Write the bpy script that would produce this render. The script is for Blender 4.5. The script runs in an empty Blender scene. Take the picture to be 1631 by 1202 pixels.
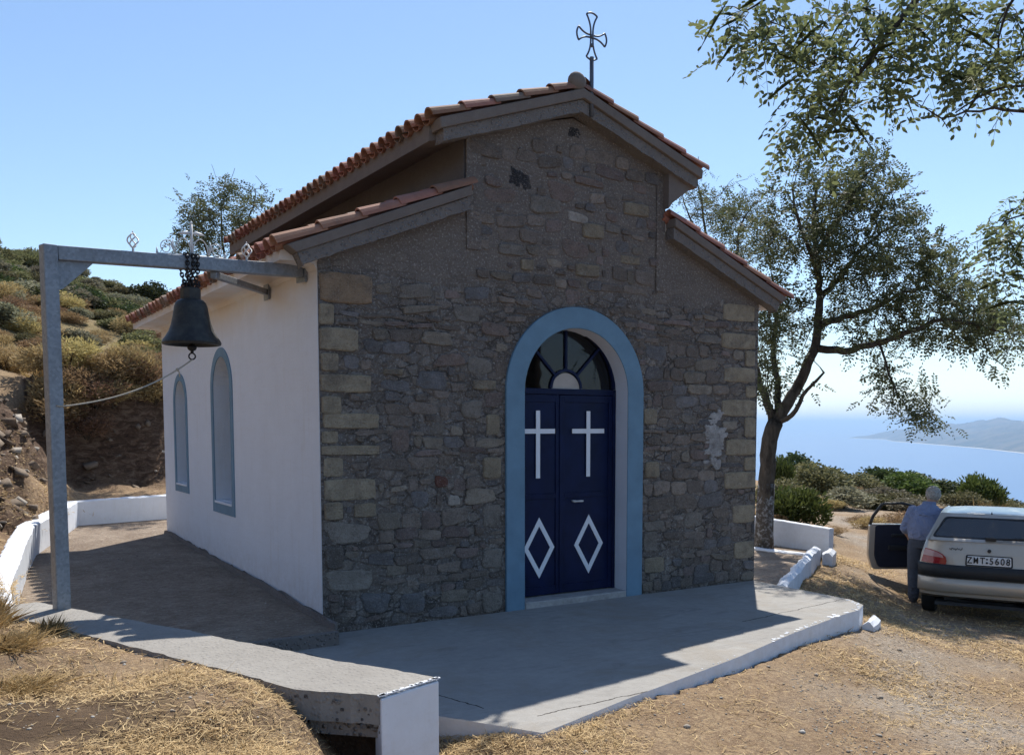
import bpy, bmesh, math, random
import numpy as np
from mathutils import Vector, Matrix
random.seed(7); RNG = np.random.default_rng(11)
S = bpy.context.scene
COL = S.collection
R_ = math.radians
# ------------------------------------------------------------------ camera
CR = Vector((0.839190836, -0.543836523, 0.000759646))
CU = Vector((0.040291349, 0.063566203, 0.997163951))
CF = Vector((0.542342464, 0.836780242, -0.075256082))
CP = Vector((-2.680647, -7.373735, 1.737947))
FPX, CX, CY = 1478.15, 851.66, 788.70
cam = bpy.data.objects.new('camera', bpy.data.cameras.new('camera')); COL.objects.link(cam)
m = Matrix((CR, CU, -CF)).transposed().to_4x4(); m.translation = CP
cam.matrix_world = m
cam.data.sensor_width = 36; cam.data.lens = FPX / 1631 * 36
cam.data.shift_x = (815.5 - CX) / 1631; cam.data.shift_y = (CY - 601) / 1631
cam.data.clip_start = 0.05; cam.data.clip_end = 200000
S.camera = cam
def dep(px, py, d):            # the point a photo pixel looks at, d metres in front of the camera
    return CP + (CR * ((px - CX) / FPX) + CU * ((CY - py) / FPX) + CF) * d
# ------------------------------------------------------------------ world, sun, exposure
SUN = Vector((0.505, 0.505, 1.0)).normalized()
w = bpy.data.worlds.new('World'); S.world = w; w.use_nodes = True
wn = w.node_tree; bg = wn.nodes['Background']; sky = wn.nodes.new('ShaderNodeTexSky')
sky.sky_type = 'NISHITA'; sky.sun_disc = False
sky.sun_elevation = math.asin(SUN.z); sky.sun_rotation = math.atan2(SUN.x, SUN.y)
sky.altitude = 0; sky.air_density = 1.0; sky.dust_density = 0.15; sky.ozone_density = 3.0
wn.links.new(sky.outputs[0], bg.inputs[0]); bg.inputs[1].default_value = 0.10
sl = bpy.data.lights.new('sun', 'SUN'); sl.energy = 4.3; sl.angle = R_(0.53); sl.color = (1.0, 0.95, 0.87)
so = bpy.data.objects.new('sun', sl); COL.objects.link(so)
so.rotation_euler = (-SUN).to_track_quat('-Z', 'Y').to_euler(); so.location = (20, 20, 40)
S.view_settings.view_transform = 'Standard'; S.view_settings.look = 'None'
S.view_settings.exposure = 0.7; S.view_settings.gamma = 1.0
S.cycles.volume_bounces = 0; S.cycles.max_bounces = 8; S.cycles.transparent_max_bounces = 12

# ------------------------------------------------------------------ helpers
def tag(o, label=None, cat=None, group=None, kind=None):
    if label: o['label'] = label
    if cat: o['category'] = cat
    if group: o['group'] = group
    if kind: o['kind'] = kind
    return o
def thing(name, label, cat, loc=(0, 0, 0), rz=0.0, group=None):
    o = bpy.data.objects.new(name, None); COL.objects.link(o)
    o.location = loc; o.rotation_euler = (0, 0, rz); o.empty_display_size = .2
    return tag(o, label, cat, group)
def link(name, me, mat=None, parent=None, smooth=False, label=None):
    o = bpy.data.objects.new(name, me); COL.objects.link(o)
    if mat is not None: me.materials.append(mat)
    if parent is not None: o.parent = parent
    if smooth and len(me.polygons): me.polygons.foreach_set('use_smooth', [True] * len(me.polygons))
    if label: o['label'] = label
    return o
def npmesh(name, V, F, col=None, attr='Col'):
    """V (n,3), F (m,k) or a list of lists; optional per-vertex colour"""
    me = bpy.data.meshes.new(name)
    V = np.asarray(V, dtype=np.float32)
    if isinstance(F, np.ndarray):
        k = F.shape[1]; n = len(F)
        me.vertices.add(len(V)); me.vertices.foreach_set('co', V.ravel())
        me.loops.add(n * k); me.loops.foreach_set('vertex_index', F.astype(np.int32).ravel())
        me.polygons.add(n); me.polygons.foreach_set('loop_start', np.arange(0, n * k, k, dtype=np.int32))
        me.update(calc_edges=True)
    else:
        me.from_pydata([tuple(v) for v in V.tolist()], [], F); me.update()
    if col is not None:
        a = me.color_attributes.new(attr, 'FLOAT_COLOR', 'POINT')
        c = np.ones((len(V), 4), np.float32); c[:, :np.asarray(col).shape[1]] = col
        a.data.foreach_set('color', c.ravel())
    me.validate(); return me
class MB:
    """collects simple shapes into one mesh"""
    def __init__(s): s.v = []; s.f = []; s.c = []; s.cur = (1, 1, 1)
    def add(s, vs, fs):
        n = len(s.v); s.v += [tuple(x) for x in vs]; s.f += [[i + n for i in f] for f in fs]; s.c += [s.cur] * len(vs)
    def box(s, a, b, M=None):
        x0, y0, z0 = a; x1, y1, z1 = b
        vs = [Vector(p) for p in ((x0, y0, z0), (x1, y0, z0), (x1, y1, z0), (x0, y1, z0), (x0, y0, z1), (x1, y0, z1), (x1, y1, z1), (x0, y1, z1))]
        if M is not None: vs = [M @ p for p in vs]
        s.add(vs, [(0, 3, 2, 1), (4, 5, 6, 7), (0, 1, 5, 4), (1, 2, 6, 5), (2, 3, 7, 6), (3, 0, 4, 7)])
    def bar(s, p, q, wx, wz, up=(0, 0, 1)):
        p, q = Vector(p), Vector(q); d = (q - p).normalized(); u = Vector(up); sd = d.cross(u).normalized(); u = sd.cross(d)
        vs = []
        for c in (p, q):
            for a, b in ((-1, -1), (1, -1), (1, 1), (-1, 1)): vs.append(c + sd * a * wx / 2 + u * b * wz / 2)
        s.add(vs, [(0, 3, 2, 1), (4, 5, 6, 7), (0, 1, 5, 4), (1, 2, 6, 5), (2, 3, 7, 6), (3, 0, 4, 7)])
    def tube(s, pts, r, n=6, caps=True, closed=False):
        pts = [Vector(p) for p in pts]; rs = r if isinstance(r, (list, tuple)) else [r] * len(pts)
        vs = []; prev = None; L = len(pts)
        for i, p in enumerate(pts):
            if closed: t = pts[(i + 1) % L] - pts[i - 1]
            else: t = pts[min(i + 1, L - 1)] - pts[max(i - 1, 0)]
            t = t.normalized() if t.length > 1e-9 else Vector((0, 0, 1))
            if prev is None:
                a = t.cross(Vector((0, 0, 1)))
                if a.length < .1: a = t.cross(Vector((1, 0, 0)))
            else: a = prev - t * prev.dot(t)
            a.normalize(); prev = a; b = t.cross(a)
            for k in range(n):
                an = 2 * math.pi * k / n; vs.append(p + (a * math.cos(an) + b * math.sin(an)) * rs[i])
        fs = []
        for i in range(L if closed else L - 1):
            j = (i + 1) % L
            for k in range(n): fs.append((i * n + k, i * n + (k + 1) % n, j * n + (k + 1) % n, j * n + k))
        if caps and not closed: fs += [tuple(range(n - 1, -1, -1)), tuple((L - 1) * n + k for k in range(n))]
        s.add(vs, fs)
    def lathe(s, prof, n=32, c=(0, 0, 0)):
        vs = []; fs = []
        for r, z in prof:
            for k in range(n):
                a = 2 * math.pi * k / n; vs.append((c[0] + r * math.cos(a), c[1] + r * math.sin(a), c[2] + z))
        for i in range(len(prof) - 1):
            for k in range(n): fs.append((i * n + k, i * n + (k + 1) % n, (i + 1) * n + (k + 1) % n, (i + 1) * n + k))
        fs += [tuple(range(n - 1, -1, -1)), tuple((len(prof) - 1) * n + k for k in range(n))]
        s.add(vs, fs)
    def ball(s, c, r, n=10, sc=(1, 1, 1)):
        c = Vector(c); vs = [c + Vector((0, 0, -r * sc[2]))]; fs = []; h = n // 2
        for i in range(1, h):
            t = math.pi * i / h - math.pi / 2
            for k in range(n):
                a = 2 * math.pi * k / n; vs.append(c + Vector((r * sc[0] * math.cos(t) * math.cos(a), r * sc[1] * math.cos(t) * math.sin(a), r * sc[2] * math.sin(t))))
        vs.append(c + Vector((0, 0, r * sc[2])))
        for k in range(n): fs.append((0, 1 + (k + 1) % n, 1 + k))
        for i in range(h - 2):
            for k in range(n): fs.append((1 + i * n + k, 1 + i * n + (k + 1) % n, 1 + (i + 1) * n + (k + 1) % n, 1 + (i + 1) * n + k))
        e = len(vs) - 1
        for k in range(n): fs.append((e, 1 + (h - 2) * n + k, 1 + (h - 2) * n + (k + 1) % n))
        s.add(vs, fs)
    def prism(s, poly, d, f):
        """poly: 2D points (may be concave); f(u,v,w) -> 3D; extruded w from d[0] to d[1]"""
        n = len(poly)
        vs = [f(u, v, d[0]) for u, v in poly] + [f(u, v, d[1]) for u, v in poly]
        fs = [tuple(range(n)), tuple(range(2 * n - 1, n - 1, -1))] + [(i, i + n, (i + 1) % n + n, (i + 1) % n) for i in range(n)]
        s.add(vs, fs)
    def mesh(s, name, fix=True, cols=False):
        me = npmesh(name, s.v, s.f, np.array(s.c, np.float32) if cols else None)
        if fix:
            bm = bmesh.new(); bm.from_mesh(me); bmesh.ops.recalc_face_normals(bm, faces=bm.faces); bm.to_mesh(me); bm.free()
        return me
    def build(s, name, mat, parent=None, smooth=False, bevel=0, cols=False, label=None, auto=None):
        o = link(name, s.mesh(name, cols=cols), mat, parent, smooth or auto is not None, label)
        if bevel:
            b = o.modifiers.new('bevel', 'BEVEL'); b.width = bevel; b.segments = 2; b.limit_method = 'ANGLE'; b.angle_limit = R_(35)
        if auto is not None:
            me = o.data; bm = bmesh.new(); bm.from_mesh(me)
            for e in bm.edges:
                if len(e.link_faces) == 2 and e.calc_face_angle() > R_(auto): e.smooth = False
            bm.to_mesh(me); bm.free()
        return o
# ------------------------------------------------------------------ materials
class NT:
    def __init__(s, name):
        s.m = bpy.data.materials.new(name); s.m.use_nodes = True; s.t = s.m.node_tree; s.t.nodes.clear()
        s.out = s.n('OutputMaterial'); s.co = None
    def n(s, k, **kw):
        x = s.t.nodes.new('ShaderNode' + k)
        for a, b in kw.items(): setattr(x, a, b)
        return x
    def set(s, inp, v):
        if v is None: return
        if isinstance(v, bpy.types.NodeSocket): s.t.links.new(v, inp)
        elif isinstance(v, (tuple, list)) and len(v) == 3 and inp.type == 'RGBA': inp.default_value = (*v, 1)
        else: inp.default_value = v
    def coord(s, scale=None):
        if s.co is None: s.co = s.n('TexCoord').outputs['Object']
        if scale is None: return s.co
        mp = s.n('Mapping'); s.set(mp.inputs[0], s.co); mp.inputs['Scale'].default_value = scale; return mp.outputs[0]
    def noise(s, sc, det=4, rough=.6, vec=None, dist=0):
        x = s.n('TexNoise'); s.set(x.inputs['Vector'], vec or s.coord()); x.inputs['Scale'].default_value = sc; x.inputs['Detail'].default_value = det
        x.inputs['Roughness'].default_value = rough; x.inputs['Distortion'].default_value = dist; return x.outputs['Fac']
    def vor(s, sc, feat='F1', out='Distance', vec=None, rnd=1):
        x = s.n('TexVoronoi', feature=feat); s.set(x.inputs['Vector'], vec or s.coord()); x.inputs['Scale'].default_value = sc; x.inputs['Randomness'].default_value = rnd; return x.outputs[out]
    def ramp(s, f, stops, interp='LINEAR'):
        x = s.n('ValToRGB'); x.color_ramp.interpolation = interp; e = x.color_ramp.elements
        while len(e) < len(stops): e.new(.5)
        for k, (p, c) in enumerate(stops): e[k].position = p; e[k].color = (*c, 1) if isinstance(c, (tuple, list)) else (c, c, c, 1)
        s.set(x.inputs[0], f); return x.outputs[0]
    def mix(s, f, a, b, mode='MIX'):
        x = s.n('Mix', data_type='RGBA', blend_type=mode); s.set(x.inputs[0], f); s.set(x.inputs[6], a); s.set(x.inputs[7], b); return x.outputs[2]
    def math(s, op, a, b=0.0, clamp=False):
        x = s.n('Math', operation=op, use_clamp=clamp); s.set(x.inputs[0], a); s.set(x.inputs[1], b); return x.outputs[0]
    def xyz(s):
        x = s.n('SeparateXYZ'); s.set(x.inputs[0], s.coord()); return x.outputs
    def attr(s, name='Col', out='Color'):
        return s.n('Attribute', attribute_name=name).outputs[out]
    def bump(s, h, st=.5, d=.02, nrm=None):
        x = s.n('Bump'); x.inputs['Strength'].default_value = st; x.inputs['Distance'].default_value = d; s.set(x.inputs['Height'], h)
        if nrm is not None: s.set(x.inputs['Normal'], nrm)
        return x.outputs[0]
    def bsdf(s, col, rough=.8, nrm=None, metal=0, spec=.4, **kw):
        x = s.n('BsdfPrincipled'); s.set(x.inputs['Base Color'], col); s.set(x.inputs['Roughness'], rough); s.set(x.inputs['Metallic'], metal)
        s.set(x.inputs['Specular IOR Level'], spec)
        if nrm is not None: s.set(x.inputs['Normal'], nrm)
        for k, v in kw.items(): s.set(x.inputs[k.replace('_', ' ')], v)
        return x.outputs[0]
    def done(s, sh, vol=None):
        if sh is not None: s.t.links.new(sh, s.out.inputs[0])
        if vol is not None: s.t.links.new(vol, s.out.inputs[1])
        return s.m
M = {}
def simple(name, col, rough=.7, metal=0, var=.12, scale=6, bump=.0, bscale=60, bdist=.003, spec=.4):
    t = NT(name); n = t.noise(scale, 5, .65)
    c = t.mix(t.ramp(n, [(.3, 0.0), (.7, 1.0)]), tuple(x * (1 - var) for x in col), tuple(min(1, x * (1 + var)) for x in col))
    nr = t.bump(t.noise(bscale, 4, .6), bump, bdist) if bump else None
    r = t.math('ADD', t.math('MULTIPLY', t.noise(scale * 3, 3), .2), rough - .1)
    M[name] = t.done(t.bsdf(c, r, nr, metal, spec)); return M[name]
def leafmat(name, a, b, trans=.35, rough=.55, objvar=False):
    t = NT(name); f = t.attr('Col', 'Fac')
    c = t.mix(f, a, b)
    if objvar:
        oi = t.n('ObjectInfo').outputs['Random']; hs = t.n('HueSaturation')
        t.set(hs.inputs['Hue'], t.math('ADD', t.math('MULTIPLY', oi, .05), .475)); t.set(hs.inputs['Value'], t.math('ADD', t.math('MULTIPLY', oi, .6), .7)); t.set(hs.inputs['Color'], c); c = hs.outputs[0]
    p = t.bsdf(c, max(rough, .65), spec=.18); tr = t.n('BsdfTranslucent'); t.set(tr.inputs[0], c)
    mx = t.n('MixShader'); mx.inputs[0].default_value = trans; t.t.links.new(p, mx.inputs[1]); t.t.links.new(tr.outputs[0], mx.inputs[2])
    M[name] = t.done(mx.outputs[0]); return M[name]
# whitewash
def whitewash(name, stain=0.0, base=(.70, .735, .79)):
    t = NT(name); n = t.noise(3, 6, .7); n2 = t.noise(40, 4, .7)
    c = t.mix(t.ramp(n, [(.35, 0.0), (.75, 1.0)]), base, tuple(x * .93 for x in base))
    z = t.xyz()[2]
    if stain:   # water stains that have soaked the plaster under the eave
        s1 = t.math('MULTIPLY', t.ramp(t.math('MULTIPLY', t.math('SUBTRACT', z, 2.62), 2.2), [(0, 0.0), (1, 1.0)]), t.ramp(t.noise(1.6, 5, .6), [(.3, .15), (.6, 1.0)]))
        c = t.mix(t.math('MULTIPLY', s1, stain), c, (.62, .48, .34))
    br = t.noise(5, 5, .7, t.coord((1, .5, 5)), .5); c = t.mix(t.math('MULTIPLY', t.ramp(br, [(.5, 0.0), (.75, 1.0)]), .22), c, (.60, .59, .58))
    rn_ = t.noise(7, 5, .7, t.coord((1, 1.2, .12))); c = t.mix(t.math('MULTIPLY', t.ramp(rn_, [(.56, 0.0), (.72, 1.0)]), .28), c, (.56, .53, .49))
    ft = t.math('MULTIPLY', t.math('SUBTRACT', .55, z, True), t.ramp(t.noise(9, 5, .75), [(.35, 0.0), (.65, 1.0)])); c = t.mix(t.math('MULTIPLY', ft, .9 if stain else .3), c, (.36, .29, .22))
    c = t.mix(t.math('MULTIPLY', t.ramp(n2, [(.62, 0.0), (.75, 1.0)]), .25), c, (.45, .42, .38))
    M[name] = t.done(t.bsdf(c, .75, t.bump(t.math('ADD', t.noise(9, 5, .6), t.math('MULTIPLY', n2, .4)), .35, .012), spec=.3)); return M[name]
whitewash('white_plaster', .75); whitewash('white_paint')
t = NT('mortar')
z = t.xyz()[2]; n1 = t.noise(2.2, 6, .65); n2 = t.noise(14, 6, .7); n3 = t.noise(70, 4, .7)
c = t.mix(t.ramp(n1, [(.3, 0.0), (.7, 1.0)]), (.145, .12, .10), (.23, .195, .163))
c = t.mix(t.ramp(n2, [(.35, 0.0), (.7, .8)]), c, (.12, .106, .098))
up = t.math('MULTIPLY', t.math('SUBTRACT', t.math('ADD', z, t.math('MULTIPLY', n1, .5)), 3.1), 4, True)
c = t.mix(t.math('MULTIPLY', up, .7), c, t.mix(n1, (.165, .138, .118), (.215, .183, .157)))
st = t.math('MULTIPLY', t.ramp(t.noise(5, 6, .75, t.coord((1, 1, .6)), 1.2), [(.56, 0.0), (.63, 1.0)]), t.math('SUBTRACT', 1.0, up))
c = t.mix(t.math('MULTIPLY', st, .6), c, (.46, .43, .40))
peb = t.vor(38); pm = t.math('MULTIPLY', t.ramp(peb, [(.12, 1.0), (.3, 0.0)]), t.ramp(t.noise(3, 3), [(.45, 0.0), (.6, 1.0)]))
c = t.mix(t.math('MULTIPLY', pm, .45), c, (.33, .31, .29))
wv = t.mix(.06, t.coord((1, 1, 1.75)), t.n('TexNoise').outputs['Color'], 'ADD'); vc = t.vor(7.5, 'F1', 'Color', wv); vd = t.vor(7.5, 'DISTANCE_TO_EDGE', 'Distance', wv); low = t.math('SUBTRACT', 1.0, t.math('MULTIPLY', up, .8))
edge = t.ramp(vd, [(.0, 0.0), (.045, 0.0), (.13, 1.0)]); vis = t.math('MULTIPLY', t.math('MULTIPLY', edge, low), t.ramp(n2, [(.32, 0.0), (.55, 1.0)]))
sc_ = t.n('SeparateColor'); t.set(sc_.inputs[0], vc); rub = t.ramp(sc_.outputs[0], [(0, (.13, .12, .115)), (.3, (.24, .21, .185)), (.55, (.19, .188, .192)), (.8, (.34, .30, .25)), (1, (.22, .18, .16))])
c = t.mix(t.math('MULTIPLY', vis, .62), c, rub); c = t.mix(t.math('MULTIPLY', t.math('MULTIPLY', t.math('SUBTRACT', 1.0, edge), low), t.ramp(t.noise(3.3, 4), [(.4, 0.1), (.6, .8)])), c, (.05, .044, .04))
c = t.mix(.45, c, t.ramp(n3, [(.3, (.55, .55, .55)), (.5, (1, 1, 1)), (.72, (1.0, 1.0, 1.0))]), 'MULTIPLY'); c = t.mix(t.math('MULTIPLY', t.ramp(t.noise(48, 5, .8), [(.54, 0.0), (.62, 1.0)]), .75), c, (.46, .43, .395))
lines = t.math('ADD', t.noise(9, 5, .7, t.coord((.35, 1, 7))), t.math('MULTIPLY', vis, .9))
h = t.math('ADD', t.math('ADD', n2, t.math('MULTIPLY', n3, .5)), t.math('ADD', t.math('MULTIPLY', lines, .8), t.math('MULTIPLY', pm, .5)))
M['mortar'] = t.done(t.bsdf(c, .93, t.bump(h, .9, .02), spec=.2))
t = NT('stone'); a = t.attr(); n1 = t.noise(7, 6, .7); n2 = t.noise(34, 5, .7)
c = t.mix(t.ramp(n1, [(.25, .0), (.75, 1.0)]), t.mix(1.0, a, (.62, .6, .58), 'MULTIPLY'), t.mix(1.0, a, (1.2, 1.17, 1.15), 'MULTIPLY'))
c = t.mix(t.math('MULTIPLY', t.ramp(t.noise(4, 6, .75), [(.5, 0.0), (.64, 1.0)]), .55), c, (.16, .135, .115))
c = t.mix(t.math('MULTIPLY', t.ramp(t.noise(9, 6, .75, None, 1), [(.62, 0.0), (.7, 1.0)]), .5), c, (.40, .38, .36))
c = t.mix(.7, c, t.ramp(n2, [(.28, (.55, .55, .55)), (.46, (1, 1, 1))]), 'MULTIPLY'); n3 = t.noise(75, 4, .8); c = t.mix(t.math('MULTIPLY', t.ramp(n3, [(.54, 0.0), (.66, 1.0)]), .5), c, (.47, .44, .41)); c = t.mix(t.math('MULTIPLY', t.ramp(n3, [(.32, 1.0), (.44, 0.0)]), .6), c, (.06, .053, .048))
M['stone'] = t.done(t.bsdf(c, .9, t.bump(t.math('ADD', n1, t.math('ADD', n2, n3)), .9, .03), spec=.2))
def concrete(name, a, b, pebb=0.0, dist=.01, crack=None, scratch=False):
    t = NT(name); n1 = t.noise(1.3, 6, .65); n2 = t.noise(11, 6, .7); n3 = t.noise(90, 3, .7)
    c = t.mix(t.ramp(n1, [(.3, 0.0), (.7, 1.0)]), a, b); c = t.mix(t.math('MULTIPLY', t.ramp(n2, [(.4, 0.0), (.75, 1.0)]), .45), c, tuple(x * .68 for x in a))
    c = t.mix(t.math('MULTIPLY', n3, .3), c, tuple(min(1, x * 1.25) for x in b))
    h = t.math('ADD', n2, t.math('MULTIPLY', n3, .35))
    if pebb:
        v = t.vor(34); pm = t.ramp(v, [(.1, 1.0), (.42, 0.0)]); pc = t.vor(34, 'F1', 'Color')
        c = t.mix(t.math('MULTIPLY', pm, pebb), c, t.mix(t.ramp(pc, [(0, 0.0), (1, 1.0)]), (.10, .095, .10), (.42, .39, .36))); h = t.math('ADD', h, t.math('MULTIPLY', pm, 2.2 * pebb))
    if scratch:
        dd_ = t.math('MULTIPLY', t.ramp(t.noise(1.1, 6, .75, None, .6), [(.5, 0.0), (.68, 1.0)]), .55); c = t.mix(dd_, c, t.mix(n2, (.20, .165, .125), (.30, .255, .20))); c = t.mix(t.math('MULTIPLY', t.ramp(t.noise(2.6, 5, .7, t.coord((.5, 1.6, 1)), 1), [(.56, 0.0), (.7, 1.0)]), .4), c, (.15, .142, .132))
        l = t.noise(6, 5, .7, t.coord((.6, 4, 1)), .6); c = t.mix(t.math('MULTIPLY', t.ramp(l, [(.55, 0.0), (.75, 1.0)]), .35), c, tuple(x * .6 for x in a))
    if crack:
        X, Y, Z = t.xyz()
        for (x0, y0, x1, y1) in crack:
            L = math.hypot(x1 - x0, y1 - y0); nx, ny = -(y1 - y0) / L, (x1 - x0) / L
            dd = t.math('ADD', t.math('ADD', t.math('MULTIPLY', X, nx), t.math('MULTIPLY', Y, ny)), -(nx * x0 + ny * y0))
            dd = t.math('ABSOLUTE', t.math('ADD', dd, t.math('MULTIPLY', t.math('SUBTRACT', t.noise(5, 4), .5), .09)))
            tt = t.math('ADD', t.math('ADD', t.math('MULTIPLY', X, -nx * 0 + (x1 - x0) / L), t.math('MULTIPLY', Y, (y1 - y0) / L)), -((x1 - x0) / L * x0 + (y1 - y0) / L * y0))
            ins = t.math('MULTIPLY', t.math('GREATER_THAN', tt, 0.0), t.math('LESS_THAN', tt, L))
            k = t.math('MULTIPLY', t.math('LESS_THAN', dd, .006), ins); c = t.mix(k, c, (.05, .045, .04)); h = t.math('SUBTRACT', h, t.math('MULTIPLY', k, 1.5))
    M[name] = t.done(t.bsdf(c, .9, t.bump(h, .7, dist), spec=.25)); return M[name]
concrete('slab_concrete', (.255, .245, .23), (.33, .318, .298), crack=[(4.95, -1.32, 3.3, -1.55), (-.35, -.55, .1, -2.5), (.3, -2.8, 1.4, -2.75)], scratch=True)
concrete('parapet_concrete', (.225, .21, .19), (.31, .295, .27), .25, .012)
concrete('rough_concrete', (.15, .135, .125), (.20, .18, .165), .55, .02)
concrete('verge_concrete', (.145, .12, .104), (.195, .165, .143), .06, .008)
concrete('dark_render', (.10, .092, .09), (.135, .122, .118), .1, .01)
concrete('aggregate', (.22, .20, .18), (.30, .27, .24), .9, .03)
# roof tiles
t = NT('terracotta'); a = t.attr(); n1 = t.noise(9, 5, .7); n2 = t.noise(60, 4, .7)
c = t.mix(t.ramp(n1, [(.3, 0.0), (.75, 1.0)]), t.mix(1.0, a, (.8, .78, .76), 'MULTIPLY'), t.mix(1.0, a, (1.12, 1.1, 1.1), 'MULTIPLY'))
c = t.mix(t.math('MULTIPLY', t.ramp(t.noise(5, 6, .75), [(.55, 0.0), (.72, 1.0)]), .5), c, (.16, .12, .10))
M['terracotta'] = t.done(t.bsdf(c, .8, t.bump(t.math('ADD', n1, n2), .3, .006), spec=.3))
# metals and paints
t = NT('galvanised'); v = t.vor(55, 'F1', 'Color'); n = t.noise(5, 5, .7)
c = t.mix(t.ramp(v, [(0, 0.0), (1, 1.0)]), (.20, .22, .245), (.30, .325, .35)); c = t.mix(t.math('MULTIPLY', t.ramp(n, [(.5, 0.0), (.75, 1.0)]), .5), c, (.14, .135, .13))
M['galvanised'] = t.done(t.bsdf(c, t.math('ADD', t.math('MULTIPLY', n, .25), .42), t.bump(v, .08, .002), .55, .5))
t = NT('bronze'); n = t.noise(12, 5, .7); n2 = t.noise(50, 4)
c = t.mix(t.ramp(n, [(.4, 0.0), (.7, 1.0)]), (.022, .022, .022), (.055, .054, .046))
M['bronze'] = t.done(t.bsdf(c, t.math('ADD', t.math('MULTIPLY', n2, .3), .38), t.bump(n2, .2, .003), .35, .5))
simple('blue_paint', (.13, .235, .325), .65, var=.14, scale=4, bump=.25, bscale=45, bdist=.004)
simple('navy_paint', (.0055, .011, .045), .32, var=.3, scale=5, bump=.12, bscale=30, bdist=.002, spec=.14)
simple('cross_white', (.72, .74, .78), .5, var=.05)
simple('iron_white', (.60, .60, .60), .5, var=.08)
simple('iron_dark', (.10, .115, .14), .5, .4, var=.2)
simple('chain_black', (.03, .03, .032), .55, .5)
simple('rope', (.42, .38, .31), .9, bump=.5, bscale=200)
simple('threshold', (.33, .32, .31), .7, var=.25, scale=10, bump=.3, bscale=40, bdist=.006)
simple('black_plastic', (.020, .022, .025), .5, var=.2)
simple('tyre_rubber', (.018, .018, .018), .85, var=.25, bump=.3, bscale=80)
simple('car_inside', (.055, .057, .062), .8, var=.2)
simple('car_trim', (.013, .017, .034), .75, var=.2)
simple('rim_metal', (.35, .36, .37), .4, .7)
simple('plate_white', (.80, .80, .78), .5, var=.04)
simple('plate_black', (.01, .01, .012), .5)
simple('seat_fabric', (.12, .12, .125), .9, var=.2, bump=.3, bscale=120)
t = NT('silver_paint'); n = t.noise(400, 2); d = t.noise(4, 5, .7)
c = t.mix(t.math('MULTIPLY', t.ramp(d, [(.45, 0.0), (.75, 1.0)]), .3), (.47, .43, .37), (.40, .34, .27))
M['silver_paint'] = t.done(t.bsdf(c, t.math('ADD', t.math('MULTIPLY', d, .2), .25), None, .35, .5, Coat_Weight=.5, Coat_Roughness=.12))
t = NT('lamp_red'); M['lamp_red'] = t.done(t.bsdf((.30, .012, .018), .15, None, 0, .5, Coat_Weight=.6))
t = NT('lamp_pale'); M['lamp_pale'] = t.done(t.bsdf((.42, .22, .22), .18, None, 0, .5, Coat_Weight=.6))
def glass(name, tint, clear, rough=.02, ior=1.5):
    t = NT(name); g = t.n('BsdfGlossy'); g.inputs['Roughness'].default_value = rough; tr = t.n('BsdfTransparent'); t.set(tr.inputs[0], tint)
    df = t.bsdf((.30, .30, .28), .7); f = t.n('Fresnel'); f.inputs[0].default_value = ior
    m1 = t.n('MixShader'); t.set(m1.inputs[0], clear); t.t.links.new(tr.outputs[0], m1.inputs[2]); t.t.links.new(df, m1.inputs[1])
    m2 = t.n('MixShader'); t.set(m2.inputs[0], f.outputs[0]); t.t.links.new(m1.outputs[0], m2.inputs[1]); t.t.links.new(g.outputs[0], m2.inputs[2]); M[name] = t.done(m2.outputs[0])
glass('car_glass', (.90, .93, .92), .90, .02, 1.8); glass('window_glass', (.16, .23, .34), .99)
simple('church_dark', (.035, .037, .04), .9); simple('through_light_beige', (.42, .38, .34), .9)  # the beige has the light coming through the fanlight put into its colour
# people
simple('skin', (.40, .235, .165), .55, var=.08, scale=20)
simple('grey_hair', (.33, .31, .28), .8, var=.5, scale=60, bump=.8, bscale=120, bdist=.01)
t = NT('shirt_blue'); n = t.noise(7, 4, .55, None, .8); c = t.mix(n, (.19, .23, .36), (.26, .30, .43)); M['shirt_blue'] = t.done(t.bsdf(c, .85, t.bump(n, 1, .09), spec=.2))
t = NT('trousers_grey'); n = t.noise(8, 4, .55, None, .8); c = t.mix(n, (.06, .072, .095), (.095, .108, .135)); M['trousers_grey'] = t.done(t.bsdf(c, .9, t.bump(n, .6, .05), spec=.2))
simple('shoe_dark', (.03, .032, .04), .6)
# bark, foliage
t = NT('bark'); n = t.noise(9, 6, .7, t.coord((1, 1, .35)), 1); n2 = t.noise(40, 4)
c = t.mix(t.ramp(n, [(.35, 0.0), (.65, 1.0)]), (.035, .028, .022), (.12, .10, .08))
M['bark'] = t.done(t.bsdf(c, .95, t.bump(t.math('ADD', n, t.math('MULTIPLY', n2, .3)), 1, .04), spec=.1))
t = NT('bark_limed'); n = t.noise(9, 6, .7, t.coord((1, 1, .35)), 1); n2 = t.noise(14, 6, .75)
c = t.mix(t.ramp(n2, [(.48, 0.0), (.6, 1.0)]), (.085, .072, .06), (.30, .30, .30)); M['bark_limed'] = t.done(t.bsdf(c, .95, t.bump(n, 1, .04), spec=.1))
leafmat('leaf_locust', (.045, .06, .028), (.135, .145, .065), .38)
leafmat('leaf_locust_near', (.085, .11, .05), (.21, .235, .10), .45)
leafmat('leaf_dark', (.03, .044, .016), (.10, .12, .045), .25, .5, True)
leafmat('leaf_olive', (.10, .10, .045), (.25, .235, .115), .3, .6, True)
leafmat('leaf_bright', (.05, .075, .018), (.14, .18, .05), .3, .55, True)
leafmat('leaf_golden', (.26, .19, .085), (.54, .41, .20), .35, .8, True); leafmat('leaf_brown', (.18, .12, .065), (.42, .29, .16), .3, .8, True)
leafmat('leaf_dry', (.26, .17, .075), (.52, .37, .17), .25, .8)
leafmat('leaf_grey', (.14, .13, .085), (.30, .28, .19), .3, .7, True)
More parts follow.
